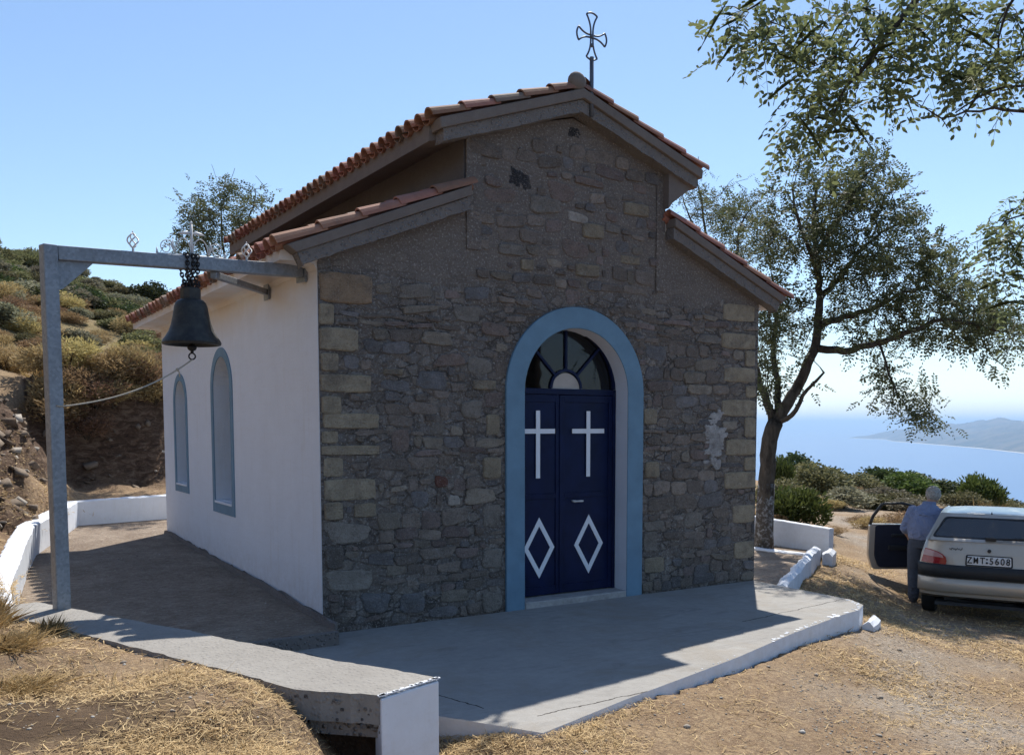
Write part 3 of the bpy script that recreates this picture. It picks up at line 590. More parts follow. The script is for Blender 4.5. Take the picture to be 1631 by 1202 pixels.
# ---- rubble stones of the facade
KEY = [(0.01,2.74,0.47,2.99,'br'),(0.0,2.56,0.13,2.73,'q'),(0.0,2.35,0.34,2.54,'q'),(0.01,2.18,0.16,2.33,'q'),(0.0,2.01,0.45,2.16,'q'),(0.01,1.83,0.18,1.98,'q'),(0.02,1.71,0.52,1.84,'q'),(0.01,1.59,0.15,1.69,'q'),(0.0,1.49,0.52,1.57,'q'),(0.02,1.31,0.19,1.47,'q'),(0.02,1.11,0.48,1.29,'q'),(0.02,0.95,0.18,1.1,'q'),(0.28,0.96,0.48,1.08,'q'),(0.03,0.75,0.41,0.92,'g'),(0.02,0.54,0.18,0.73,'d'),(0.03,0.34,0.43,0.52,'g'),(0.34,0.13,0.59,0.3,'b'),(0.69,0.09,0.93,0.27,'b'),(1.53,1.25,1.72,1.45,'q'),(1.17,1.02,1.29,1.11,'w'),(1.04,1.19,1.17,1.29,'r'),(1.53,0.82,1.72,1.01,'g'),(1.52,0.42,1.72,0.6,'g'),(1.52,0.01,1.73,0.2,'g'),(0.87,2.05,1.16,2.21,'b'),(0.54,2.03,0.81,2.12,'b'),(1.43,2.06,1.67,2.15,'q'),(1.57,1.65,1.71,1.84,'q'),(1.05,2.26,1.34,2.37,'p'),(1.37,2.2,1.63,2.35,'g'),(1.52,2.55,1.81,2.67,'p'),(1.25,2.66,1.51,2.8,'g'),(0.56,2.17,0.74,2.22,'q'),(0.63,1.51,0.8,1.7,'p'),(1.0,1.66,1.14,1.75,'g'),(1.31,1.8,1.52,1.96,'g'),(0.72,2.83,1.02,2.95,'g'),(1.35,2.86,1.6,2.97,'b'),(4.51,2.87,4.99,3.05,'q'),(4.49,2.57,5.0,2.74,'q'),(4.85,2.39,5.0,2.56,'q'),(4.54,2.21,5.01,2.37,'q'),(4.87,2.05,5.02,2.18,'q'),(4.51,1.84,5.03,2.02,'q'),(4.86,1.61,5.03,1.83,'q'),(4.58,1.41,5.03,1.59,'q'),(4.86,1.24,5.04,1.39,'q'),(4.57,1.04,5.04,1.23,'q'),(4.7,0.66,5.04,0.86,'q'),(4.73,0.26,5.04,0.45,'q'),(3.42,1.75,3.60,1.91,'q'),(3.44,1.2,3.63,1.37,'q'),(3.43,0.43,3.61,0.64,'g'),(3.45,0.21,3.71,0.37,'q'),(3.44,0.65,3.7,0.75,'g'),(4.0,0.66,4.24,0.82,'g'),(3.44,2.41,3.71,2.55,'b'),(4.14,2.61,4.47,2.7,'g'),(3.93,1.76,4.14,1.85,'g'),(2.47,3.67,2.7,3.76,'w'),(2.64,3.54,2.89,3.68,'q'),(1.56,3.75,1.88,3.87,'p'),(2.04,3.71,2.38,3.86,'g'),(2.4,3.34,2.71,3.5,'p'),(2.56,3.17,2.84,3.29,'q'),(1.7,3.29,1.99,3.39,'g'),(3.11,3.34,3.35,3.42,'q'),(2.25,3.84,2.53,4.02,'p'),(1.56,3.88,1.74,3.96,'p'),(3.14,3.82,3.46,3.94,'q'),(2.93,3.73,3.06,3.8,'p'),(1.94,3.17,2.08,3.27,'q'),(2.91,3.62,3.09,3.7,'g'),(2.54,4.03,2.89,4.1,'p'),(3.26,4.05,3.43,4.13,'p'),(1.82,3.89,2.04,4.06,'hole'),(2.48,4.46,2.62,4.54,'hole'),(.0,-9,.01,-8.9,'s')]
SC = {'br': (.40, .29, .19), 'q': (.45, .385, .28), 'g': (.36, .33, .29), 'd': (.17, .155, .14), 'b': (.27, .272, .285), 'p': (.35, .275, .24), 'w': (.66, .62, .56), 'r': (.27, .13, .10), 'hole': (.05, .05, .055), 'patch': (.50, .48, .46)}
rs = random.Random(21); stones = []
SC['s'] = (.1, .1, .1)
for k in KEY: stones.append((k[:4], tuple(a * (1 if k[0] < .06 or k[2] > 4.9 or k[4] in 'hole' else .8) for a in SC[k[4]]), k[4]))
def clash(r, pad=.012):
    return any(r[0] < q[2] + pad and r[2] > q[0] - pad and r[1] < q[3] + pad and r[3] > q[1] - pad for q, _, _ in stones[:len(KEY)])
def allowed(x, z):
    if z > 2.97: return XL + .12 < x < XR - .10 and z < 4.28 + .28 * (1 - abs(x - XM) / 1.1) - .1 and z > 3.08
    return 0 < x < W
PAL = lambda t_: (.265, .228, .198) if t_ < .34 else (.315, .27, .23) if t_ < .56 else (.24, .233, .236) if t_ < .74 else (.29, .235, .215) if t_ < .87 else (.345, .305, .25)
z0 = .02
while z0 < 4.5:
    hh = rs.choice([rs.uniform(.04, .07), rs.uniform(.075, .13), rs.uniform(.10, .165)]) if z0 < 3 else rs.uniform(.06, .15); x0 = rs.uniform(0, .1)
    while x0 < W - .04:
        wd = rs.uniform(.10, .36) * (1 if rs.random() < .7 else .6); x1 = min(x0 + wd, W - .01); j = rs.uniform(-.02, .02)
        r = (x0, z0 + j, x1, z0 + hh + j - rs.uniform(0, .02)); xm, zm = (r[0] + r[2]) / 2, (r[1] + r[3]) / 2
        inb = math.hypot(xm - DX, max(0, zm - DS)) < DR + DB + .05
        ok = allowed(xm, zm) and not clash(r) and not inb and r[1] > 0.0 and rs.random() < (.97 if zm < 2.9 else .72)
        if ok:
            t_ = rs.random(); c_ = PAL(t_)
            v = rs.uniform(.68, 1.2); stones.append((r, tuple(a * v for a in c_), 's'))
        x0 = x1 + rs.uniform(.006, .02)
    z0 += hh + rs.uniform(.003, .016)
for i in range(3200):     # small pinning stones in the gaps
    xm, zm = rs.uniform(.03, W - .03), rs.uniform(.02, 4.5); w_, h_ = rs.uniform(.022, .085), rs.uniform(.016, .042); r = (xm - w_, zm - h_, xm + w_, zm + h_)
    if not allowed(xm, zm) or math.hypot(xm - DX, max(0, zm - DS)) < DR + DB + .04 or (zm > 2.9 and rs.random() < .5): continue
    if any(r[0] < q[2] + .006 and r[2] > q[0] - .006 and r[1] < q[3] + .004 and r[3] > q[1] - .004 for q, _, _ in stones): continue
    v = rs.uniform(.65, 1.25); stones.append((r, tuple(a * v for a in PAL(rs.random())), 's'))
stones = [q for q in stones if q[0][1] > -1]
for i in range(46):      # remains of whitewash on the stones right of the door
    zc = rs.uniform(1.30, 1.88); hwid = .13 * (.45 + .55 * math.sin(max(0, min(1, (1.95 - zc) / .55)) * 2.6)); xc = 4.36 + rs.uniform(-1, 1) * hwid + (.06 if zc > 1.6 else 0); w_, h_ = rs.uniform(.02, .07), rs.uniform(.015, .055); stones.append(((xc - w_, zc - h_, xc + w_, zc + h_), (.62 * rs.uniform(.85, 1.05),) * 3, 'patch'))
V = []; F = []; C_ = []
for (x0, zz0, x1, zz1), c_, kd in stones:
    cx, cz2 = (x0 + x1) / 2, (zz0 + zz1) / 2; hw, hh = (x1 - x0) / 2, (zz1 - zz0) / 2
    sharp = kd in ('q', 'br'); n = 22; out = []
    e = 14 if sharp else rs.uniform(3.0, 8); tl = 0 if sharp else rs.uniform(-.13, .13); k1, k2 = rs.uniform(-.16, .16), rs.uniform(-.2, .2)
    ph = rs.uniform(0, 9)
    for i in range(n):
        a = 2 * math.pi * (i + .5) / n; cs, sn = math.cos(a), math.sin(a); r = (abs(cs) ** e + abs(sn) ** e) ** (-1 / e)
        am = .022 if sharp else .085
        if kd in ('patch', 'hole'): am = .3
        r *= 1 + am * math.sin(3 * a + ph) * .5 + am * rs.uniform(-.6, .6)
        px, pz = r * cs * hw, r * sn * hh
        if not sharp: px, pz = px * (1 + k2 * sn), pz * (1 + k1 * cs) + tl * px
        px += cx; pz += cz2
        d = math.hypot(px - DX, max(0, pz - DS)); lim = DR + DB + .012
        if d < lim:
            if pz > DS: px, pz = DX + (px - DX) * lim / d, DS + (pz - DS) * lim / d
            else: px = DX + math.copysign(lim, px - DX)
        px = min(max(px, .003), W - .003); out.append((px, max(pz, .005)))
    hgt = rs.uniform(.005, .022) + (.003 if sharp else 0)
    if kd == 'patch': hgt = rs.uniform(.016, .021)
    if kd == 'hole': hgt = .0015
    b0 = len(V); tx, tz = rs.uniform(-.02, .02), rs.uniform(-.03, .03)
    for sc_, dy in ((1.0, .003), (.965, -hgt * .7), (.86, -hgt), (.4, -hgt * rs.uniform(.95, 1.15))):
        for px, pz in out:
            qx, qz = cx + (px - cx) * sc_, cz2 + (pz - cz2) * sc_
            V.append((qx, dy + (rs.uniform(-.0022, .0022) + (qx - cx) * tx + (qz - cz2) * tz if dy < 0 else 0), qz)); C_.append(c_)
    V.append((cx, -hgt, cz2)); C_.append(c_)
    for q in range(3):
        for i in range(n): F.append((b0 + q * n + i, b0 + q * n + (i + 1) % n, b0 + (q + 1) * n + (i + 1) % n, b0 + (q + 1) * n + i))
    for i in range(n): F.append((b0 + 3 * n + i, b0 + 3 * n + (i + 1) % n, b0 + 4 * n))
me = npmesh('stone_facing', V, F, np.array(C_)); bm = bmesh.new(); bm.from_mesh(me); bmesh.ops.recalc_face_normals(bm, faces=bm.faces); bm.to_mesh(me); bm.free()
link('stone_facing', me, M['stone'], fac, smooth=False)
# narrow concrete posts either side of the raised gable
b = MB()
b.box((XL - .02, -.016, 3.3), (XL + .13, -.001, 4.30)); b.build('gable_post', M['mortar'], fac, bevel=.004); b = MB(); b.box((XR - .10, -.016, 3.1), (XR + .012, -.001, 4.30)); b.build('gable_post', M['mortar'], fac, bevel=.004)
# ---- door surround, reveal, door
sur = [(DX + DR + DB, -.02)] + arc(DX, DS, DR + DB, 36) + [(DX - DR - DB, -.02)]; inn = [(DX - DR + .002, -.02)] + arc(DX, DS, DR - .002, 36)[::-1] + [(DX + DR - .002, -.02)]
b = MB(); n = len(sur); inn = inn[::-1]
vs = []
for q in (-.028, .02):
    vs += [(x, q, z) for x, z in sur] + [(x, q, z) for x, z in inn]
fs = []
for i in range(n - 1):
    fs += [(i, i + 1, n + i + 1, n + i), (2 * n + i, 3 * n + i, 3 * n + i + 1, 2 * n + i + 1), (i, 2 * n + i, 2 * n + i + 1, i + 1), (n + i, n + i + 1, 3 * n + i + 1, 3 * n + i)]
b.add(vs, fs); b.build('door_surround', M['blue_paint'], ch, auto=40, bevel=.006)
b = MB(); rv = [(DX + DR - .004, 0)] + arc(DX, DS, DR - .004, 30) + [(DX - DR + .004, 0)]; n = len(rv)
b.add([(x, -.022, z) for x, z in rv] + [(x, .30, z) for x, z in rv], [(i, i + 1, n + i + 1, n + i) for i in range(n - 1)]); b.build('door_reveal', M['white_paint'], ch, auto=30)
b = MB(); b.box((DX - DR + .01, -.03, -.03), (DX + DR - .006, .24, .062)); b.build('door_threshold', M['threshold'], ch, bevel=.012)
YD = .185; dr = DR - .006
door = MB(); x0, x1, xm = DX - dr, DX + dr, DX - .075      # the leaves meet left of the middle
FB = 2.035   # top of leaves
for a, c_ in ((x0 + .035, xm - .003), (xm + .003, x1 - .035)):
    door.box((a, YD, .075), (c_, YD + .035, FB))
dl = door.build('door', M['navy_paint'], ch, bevel=.004)
b = MB()
for a, c_ in ((x0 + .035, xm - .003), (xm + .003, x1 - .035)):   # stiles and rails standing proud of the leaf
    for q in ((a, .075, a + .05, FB), (c_ - .05, .075, c_, FB), (a + .0501, .075, c_ - .0501, .155), (a + .0501, FB - .07, c_ - .0501, FB), (a + .0501, 1.02, c_ - .0501, 1.07)): b.box((q[0], YD - .012, q[1]), (q[2], YD - .0005, q[3]))
b.box((xm - .012, YD - .022, .08), (xm + .03, YD - .0125, FB - .005)); b.build('door_rail', M['navy_paint'], dl, bevel=.003)
b = MB(); b.box((x0, YD - .02, .062), (x0 + .034, YD + .05, FB + .06)); b.box((x1 - .034, YD - .02, .062), (x1, YD + .05, FB + .06)); b.box((x0 + .0345, YD - .02, FB + .004), (x1 - .0345, YD + .05, FB + .06)); b.build('door_frame', M['navy_paint'], ch, bevel=.004)
for cx in (2.245, 2.848):
    b = MB(); y0 = YD - .019; b.box((cx - .023, y0, 1.225), (cx + .023, y0 + .006, 1.88)); b.box((cx - .198, y0 + .0003, 1.658), (cx - .0235, y0 + .006, 1.704)); b.box((cx + .0235, y0 + .0003, 1.658), (cx + .198, y0 + .006, 1.704)); b.build('white_cross', M['cross_white'], dl)
for cx in (2.268, 2.868):
    b = MB(); y0 = YD - .006; o4 = [(cx, .24), (cx + .18, .54), (cx, .84), (cx - .18, .54)]; i4 = [(cx, .325), (cx + .128, .54), (cx, .755), (cx - .128, .54)]
    vs = [(x, q, z) for q in (y0, YD + .001) for P in (o4, i4) for x, z in P]; fs = []
    for i in range(4):
        j = (i + 1) % 4; fs += [(i, j, 4 + j, 4 + i), (8 + i, 12 + i, 12 + j, 8 + j), (i, 8 + i, 8 + j, j), (4 + i, 4 + j, 12 + j, 12 + i)]
    b.add(vs, fs); b.build('white_diamond', M['cross_white'], dl)
b = MB(); b.tube([(2.66, YD - .055, .985), (2.76, YD - .055, .985)], .009, 8); b.tube([(2.665, YD - .055, .985), (2.665, YD, .985)], .012, 8); b.build('door_handle', M['iron_white'], dl, smooth=True)
fl = MB(); FZ = DS + .045; RO = dr - .004
def halfring(mb, r0, r1, y0, y1, n=26):
    A = arc(DX, FZ, r0, n); B = arc(DX, FZ, r1, n); k = n + 1; vs = [(x, y, z) for y in (y0, y1) for P in (A, B) for x, z in P]; fs = []
    for i in range(n): fs += [(i, i + 1, k + i + 1, k + i), (2 * k + i, 3 * k + i, 3 * k + i + 1, 2 * k + i + 1), (i, 2 * k + i, 2 * k + i + 1, i + 1), (k + i, k + i + 1, 3 * k + i + 1, 3 * k + i)]
    mb.add(vs, fs)
halfring(fl, RO - .035, RO, YD - .015, YD + .04); halfring(fl, .165, .19, YD - .01, YD + .03)
for k in (1, 2, 3):
    a = math.pi * k / 4; fl.bar((DX - .0 + .191 * math.cos(a), YD + .01, FZ + .191 * math.sin(a)), (DX + (RO - .036) * math.cos(a), YD + .01, FZ + (RO - .036) * math.sin(a)), .024, .036, (0, 1, 0))
fan = fl.build('fanlight', M['navy_paint'], ch)
b = MB(); P = arc(DX, FZ - .02, RO - .01, 30); b.prism(P, (YD + .014, YD + .02), fy); b.build('fanlight_pane', M['window_glass'], fan)
b = MB(); P = arc(DX, FZ - .02, .17, 20); b.prism(P, (YD + .004, YD + .012), fy); b.build('fanlight_light_panel', M['through_light_beige'], fan)  # pale panel painted for the light seen through from the window behind
b = MB(); b.box((DX - .8, .345, 1.9), (DX + .8, .36, 3.0)); b.build('dark_interior', M['church_dark'], ch)
# ---- white side walls with arched window niches
WIN = [(3.05, .45, .35, .76, .88, 2.13), (5.07, .38, .29, .88, .98, 2.01)]    # centre y, outer r, inner r, bottom, sill, spring
holes = [[(cy + ri, zs)] + arc(cy, sp_, ri, 20) + [(cy - ri, zs)] for cy, ro, ri, zb, zs, sp_ in WIN]
plate('side_wall', [(.012, -.1), (L, -.1), (L, 3.16), (.012, 3.16)], [h_[:] for h_ in holes], fx, -.006, .28, M['white_plaster'], ch)
for (cy, ro, ri, zb, zs, sp_), h_ in zip(WIN, holes):
    A = [(cy + ro, zb)] + arc(cy, sp_, ro, 24) + [(cy - ro, zb)]; B = [(cy + ri, zs)] + arc(cy, sp_, ri, 24) + [(cy - ri, zs)]
    b = MB(); k = len(A); vs = [(x, y, z) for x in (-.016, -.004) for P in (A, B) for y, z in P]; fs = []
    for i in range(k):
        j = (i + 1) % k; fs += [(i, j, k + j, k + i), (2 * k + i, 3 * k + i, 3 * k + j, 2 * k + j), (i, 2 * k + i, 2 * k + j, j), (k + i, k + j, 3 * k + j, 3 * k + i)]
    b.add(vs, fs); wnd = b.build('window', M['blue_paint'], ch, bevel=.003)
    b = MB(); b.box((.04, cy - ri - .005, zs - .01), (.27, cy + ri + .005, zs + .02)); b.box((-.024, cy - ri + .004, zs - .014), (.038, cy + ri - .004, zs + .012)); b.build('sill', M['white_paint'], wnd, bevel=.006)
    b = MB(); b.prism(h_, (.235, .245), fx); b.build('pane', M['window_glass'], wnd)
    b = MB(); b.box((.215, cy - .015, zs + .02), (.234, cy + .015, sp_ + ri - .01)); b.box((.2155, cy - ri, sp_ - .015), (.2335, cy - .016, sp_ + .015)); b.box((.2155, cy + .016, sp_ - .015), (.2335, cy + ri, sp_ + .015)); b.build('glazing_bar', M['navy_paint'], wnd)
b = MB(); b.box((W - .28, .012, -.3), (W - .004, L, 3.16)); b.build('side_wall', M['white_plaster'], ch)
b = MB(); b.prism([(.3, -.2), (W - .3, -.2), (W - .3, 3.1), (XR, 3.72), (XR, 4.3), (XM, 4.6), (XL, 4.3), (XL, 3.72), (.3, 3.1)], (L - .3, L - .01), fy); b.build('back_wall', M['white_plaster'], ch)
pts = jitter_edge([(-.05, -.36), (-.05, L + .05), (-.008, L + .05), (-.008, -.36)], .12, .006); b = MB(); b.prism([(-.035 if x < -.03 else x, y) for x, y in pts], (0, .17), lambda u, v, q: (u - (.02 if q == 0 else 0), v, q + (.02 * v if q else 0) + (random.uniform(-.025, .02) if q else 0))); b.build('plinth', M['rough_concrete'], ch)
b = MB(); b.box((XL - .03, .02, 3.5), (XL + .12, L - .02, 4.33)); b.box((XR - .12, .02, 3.5), (XR + .02, L - .02, 4.33)); b.build('upper_wall', M['dark_render'], ch)
# ---- roofs: concrete slabs, verges, soffits and barrel tiles
EL, ZE = .35, 3.25      # eave overhang, tile top at the eave
VB = L + .30
def slope(x, x0, z0_, x1, z1_): return z0_ + (z1_ - z0_) * (x - x0) / (x1 - x0)
def tiles(name, xe, ze, xt, zt, y0, y1, parent, seed):
    """barrel tiles from the eave (xe, ze) up to (xt, zt); rows run along y from y0 to y1"""
    rr = random.Random(seed); Sx, Sz = xt - xe, zt - ze; Ls = math.hypot(Sx, Sz); sx, sz = Sx / Ls, Sz / Ls; nx, nz = -sz * math.copysign(1, sx), abs(sx)
    V = []; F = []; C_ = []; rows = max(2, round((y1 - y0 - .18) / .195)); pitch = (y1 - y0 - .18) / rows; nt = max(2, round((Ls - .02) / .335)); ex = Ls / nt
    def P(s, y, h): return (xe + sx * s + nx * h, y, ze + sz * s + nz * h)
    def piece(yc, s0, s1, r0, r1, h0, h1, up, col, th=.013, n=8):
        b0 = len(V); ring = []
        for s, r, h in ((s0, r0, h0), (s1, r1, h1)):
            for rad in (r, r - th):
                for k in range(n + 1):
                    a = math.pi * k / n; V.append(P(s, yc + rad * math.cos(a), h + (rad * math.sin(a) if up else -rad * math.sin(a) * .62))); C_.append(col)
        q = n + 1
        for k in range(n):
            F.append((b0 + k, b0 + k + 1, b0 + 2 * q + k + 1, b0 + 2 * q + k)); F.append((b0 + q + k, b0 + 3 * q + k, b0 + 3 * q + k + 1, b0 + q + k + 1))
            F.append((b0 + k, b0 + q + k, b0 + q + k + 1, b0 + k + 1)); F.append((b0 + 2 * q + k, b0 + 2 * q + k + 1, b0 + 3 * q + k + 1, b0 + 3 * q + k))
    for i in range(rows + 1):
        yc = y0 + .09 + pitch * i
        for j in range(nt):
            v = rr.uniform(.75, 1.15); col = (.33 * v, .165 * v * rr.uniform(.88, 1.12), .115 * v)
            if rr.random() < .12: col = (.27 * v, .20 * v, .155 * v)
            s0 = j * ex - (.02 if j == 0 else 0) + rr.uniform(-.012, .012); jy = rr.uniform(-.006, .006)
            piece(yc + jy, s0, (j + 1) * ex + .05, .080, .066, .014 + rr.uniform(0, .006), .0, True, col)
            if i < rows: piece(yc + pitch / 2, s0 + .02, (j + 1) * ex + .05, .066, .076, .010, .0, False, tuple(a * .9 for a in col))
    me = npmesh(name, V, F, np.array(C_)); bm = bmesh.new(); bm.from_mesh(me); bmesh.ops.recalc_face_normals(bm, faces=bm.faces); bm.to_mesh(me); bm.free()
    return link(name, me, M['terracotta'], parent)
def lower_roof(sgn):
    X = (lambda x: x) if sgn > 0 else (lambda x: W - x)
    xe, xt = -EL, XL - .02; ze, zt = ZE - .115, ZE - .115 + .70
    f = lambda u, v, q: (X(u), q, v)
    sl_ = lambda x: slope(x, xe, ze, xt, zt)
    b = MB(); b.prism([(xe + .04, sl_(xe + .04) - .105), (-.008, 3.06), (.3, 3.1), (.3, sl_(.3) - .12), (xt, zt - .12), (xt, zt - .012), (xe + .04, sl_(xe + .04) - .012)], (.004, VB), f); rf = b.build('lower_roof', M['white_plaster'], ch)
    b = MB(); b.prism([(xe + .13, sl_(xe + .13) - .098), (xt - .015, zt - .098), (xt - .015, zt - .011), (xe + .05, sl_(xe + .05) - .011)], (-.145, .003), f); b.build('verge', M['verge_concrete'], rf, bevel=.008)
    b = MB(); x_, a, c_ = xe + .14, [], []
    for k in range(30):
        u = x_ + (xt - .017 - x_) * k / 29; a.append((u, sl_(u) - .099)); c_.append((u, sl_(u) - .205 + random.uniform(-.006, .006)))
    c_[0] = (x_ + .05, c_[0][1]); b.prism(a + c_[::-1], (-.118, .003), f); b.build('verge_rough', M['rough_concrete'], rf)
    b = MB(); b.prism([(-.008, 3.0), (-.03, 3.035), (-.07, 3.048), (xe + .06, sl_(xe + .06) - .107), (-.01, 3.075)], (.006, VB - .004), f); b.build('soffit', M['white_plaster'], rf)
    tiles('roof_tiles', X(xe), ze, X(xt), zt, -.165, VB + .02, rf, 5 + sgn)
lower_roof(1); lower_roof(-1)
UA, ZU, ZA = 1.55, 4.44, 4.98
ru = MB(); ze, zt = ZU - .115, ZA - .115
us = lambda x: zt - (zt - ze) * abs(x - XM) / UA
ru.prism([(XM - UA + .04, us(XM - UA + .04) - .16), (XL - .02, us(XL) - .20), (XM, zt - .20), (XR + .02, us(XR) - .20), (XM + UA - .04, us(XM + UA - .04) - .16), (XM + UA - .04, us(XM + UA - .04) - .012), (XM, zt - .012), (XM - UA + .04, us(XM - UA + .04) - .012)], (.004, VB), fy)
rfu = ru.build('upper_roof', M['verge_concrete'], ch)
b = MB(); b.prism([(XM - UA + .06, us(XM - UA + .06) - .104), (XM, zt - .10), (XM + UA - .06, us(XM + UA - .06) - .104), (XM + UA - .05, us(XM + UA - .05) - .011), (XM, zt - .011), (XM - UA + .05, us(XM - UA + .05) - .011)], (-.185, .003), fy); b.build('verge', M['verge_concrete'], rfu, bevel=.008)
b = MB(); top = []; bt = []
for k in range(41):
    x = XM - UA + .10 + (2 * UA - .2) * k / 40; top.append((x, us(x) - .105)); bt.append((x, us(x) - .215 + random.uniform(-.006, .006)))
b.prism(top + bt[::-1], (-.15, .003), fy); b.build('verge_rough', M['rough_concrete'], rfu)
b = MB()   # rough corner brackets under the eaves of the raised gable
for sg in (-1, 1):
    xa = XM + sg * (UA - .12); xb = XR - .02 if sg > 0 else XL + .02
    if sg > 0: b.prism([(xa, us(xa) - .20), (xb, us(xb) - .20), (xb, us(xb) - .56), (xb + .05, us(xb) - .50)], (-.10, .8), fy)
b.build('eave_bracket', M['verge_concrete'], rfu)
tiles('roof_tiles', XM - UA, ze, XM - .03, zt - .01, -.205, VB + .02, rfu, 8); tiles('roof_tiles', XM + UA, ze, XM + .03, zt - .01, -.205, VB + .02, rfu, 9)
b = MB(); rr = random.Random(3); y = -.15
while y < VB:
    n = 10; v = rr.uniform(.8, 1.1); b.cur = (.42 * v, .19 * v, .12 * v); A = []
    for q, r in ((y, .125), (y + .42, .105)): A.append([(XM + r * math.cos(math.pi * k / n), q, zt - .015 + r * math.sin(math.pi * k / n)) for k in range(n + 1)])
    b.add(A[0] + A[1], [(k, k + 1, n + 2 + k, n + 1 + k) for k in range(n)]); y += .36
b.build('ridge_tile', M['terracotta'], rfu, cols=True, smooth=True)
b = MB(); b.ball((XM - .06, -.15, zt + .045), .098, 16, (1, .6, .9)); b.build('ridge_mortar', M['verge_concrete'], rfu, smooth=True)
# iron cross on the ridge
b = MB(); cx, cy, cz3 = XM + .10, -.16, 5.345
def arm(ang, l0, l1, half):
    ca, sa = math.cos(ang), math.sin(ang); T = lambda u, v: (cx + u * ca - v * sa, cy, cz3 + u * sa + v * ca)
    for s_ in (-1, 1): b.tube([T(l0 + (l1 - l0) * k / 6, s_ * (.012 + (half - .012) * (k / 6) ** 2.4)) for k in range(7)], .0085, 6)
    b.tube([T(l1 + .022 * (1 - (2 * k / 6 - 1) ** 2), half * (2 * k / 6 - 1)) for k in range(7)], .0085, 6)
for a_, l in ((0, .15), (math.pi, .15), (math.pi / 2, .19), (-math.pi / 2, .19)): arm(a_, .02, l, .062)
b.ball((cx, cy, cz3), .022, 8); b.ball((cx, cy, cz3 - .08), .02, 8); cro = b.build('ridge_cross', M['iron_dark'], ch, smooth=True)
b = MB(); b.tube([(cx, cy, 4.62), (cx, cy, 5.16)], .02, 8); b.build('cross_post', M['iron_dark'], cro, smooth=True)

# ================================================================== bell frame, bell, rope
GX, GY, GZ = -1.968, -.205, .46
fr = thing('bell_gantry', 'galvanised steel post and beam bell gantry with white iron finials on top', 'bell gantry', (GX, GY, GZ))
B0 = Vector((0, 0, 2.955 - GZ)); B1 = Vector((-.03 - GX, .29 - GY, 3.065 - GZ)); BD = B1 - B0; bd = Vector((BD.x, BD.y, 0)).normalized(); ZT = B0.z
RM = Matrix.Rotation(math.atan2(bd.y, bd.x), 4, 'Z'); dn = Vector((0, 0, -.05))
b = MB(); b.box((-.047, -.047, -.1), (.047, .047, ZT), RM); b.build('post', M['galvanised'], fr, bevel=.008)
b = MB(); b.bar(B0 + bd * .0475 + dn, B1 - bd * .017 + dn, .09, .098); b.build('beam', M['galvanised'], fr, bevel=.007)
b = MB(); e_ = B1 - bd * .008 + dn; b.box((-.008, -.07, -.09), (.008, .07, .075), Matrix.Translation(e_) @ RM); b.build('wall_plate', M['galvanised'], fr, bevel=.003)
b = MB(); b.prism([(.048, ZT - .098), (.30, ZT - .08), (.26, ZT - .12), (.085, ZT - .285), (.048, ZT - .30)], (-.006, .006), lambda u, v, q: RM @ Vector((u, q, v))); b.build('gusset', M['galvanised'], fr)
p0 = B0 + BD * .60 + Vector((0, 0, -.125)); p1 = Vector((-.025 - GX, 1.30 - GY, 2.965 - GZ)); b = MB(); b.bar(p0, p1, .05, .05); b.build('brace', M['galvanised'], fr, bevel=.005)
b = MB(); b.box((p1.x - .006, p1.y - .07, p1.z - .07), (p1.x + .007, p1.y + .07, p1.z + .07)); b.build('wall_plate', M['galvanised'], fr)
def finial(tt):
    c_ = B0 + BD * tt; b = MB()
    b.tube([c_, c_ + Vector((0, 0, .03))], .009, 6)
    for k in range(4):
        pts = []
        for i in range(11):
            s = i / 10; r = .005 + .033 * math.sin(math.pi * s) ** .8; a = k * math.pi / 2 + s * 2.6; pts.append(c_ + Vector((r * math.cos(a), r * math.sin(a), .03 + .10 * s)))
        b.tube(pts, .0055, 5)
    b.tube([c_ + Vector((0, 0, .128)), c_ + Vector((0, 0, .15))], [.008, .003], 6)
    b.build('basket_finial', M['iron_white'], fr, smooth=True)
finial(.29); finial(.745)
b = MB(); c0 = B0 + BD * .515; X = BD.normalized(); Z = Vector((0, 0, 1)); T = lambda u, v: c0 + X * u + Z * v
b.tube([T(0, 0), T(0, .24)], .010, 6)
for s_ in (-1, 1):
    b.tube([T(0, .17), T(s_ * .035, .176), T(s_ * .075, .17), T(s_ * .105, .165)], [.005, .014, .011, .002], 6)
    b.tube([T(s_ * (.012), .02)] + [T(s_ * (.07 + .062 * math.cos(math.pi * (1 - k / 9))), .02 + .115 * math.sin(math.pi * k / 9)) for k in range(10)], .0042, 5)
    sp = []
    for k in range(20):
        a = math.pi - k * .52; r = .06 * (1 - k / 23); sp.append(T(s_ * (.215 - r * 1.0 * math.cos(math.pi - a) * -1 if False else .20 + r * math.cos(a)), .055 + r * math.sin(a)))
    b.tube(sp, .004, 5)
    b.tube([T(s_ * .135, .02), T(s_ * .16, .075), T(s_ * .145, .12)], [.006, .009, .002], 5); b.tube([T(s_ * .27, .0), T(s_ * .275, .05)], [.012, .003], 5)
b.tube([T(0, .24), T(0, .262)], [.011, .004], 6); b.tube([T(-.28, .006), T(.28, .006)], .006, 5)
b.build('scroll_cross', M['iron_white'], fr, smooth=True)
bp = Vector((GX, GY, GZ)) + B0 + BD * .505; BZ = 2.345
bt = thing('bell', 'dark bronze church bell hanging from the steel beam', 'bell', (bp.x, bp.y, BZ))
prof = [(.0, .10), (.06, .10), (.17, .03), (.19, .003), (.2, 0), (.212, .004), (.216, .016), (.208, .036), (.190, .062), (.166, .10), (.148, .15), (.136, .20), (.127, .25), (.120, .29), (.110, .318), (.09, .338), (.07, .345)]
b = MB(); b.lathe(prof, 40); b.build('bell_body', M['bronze'], bt, auto=40)
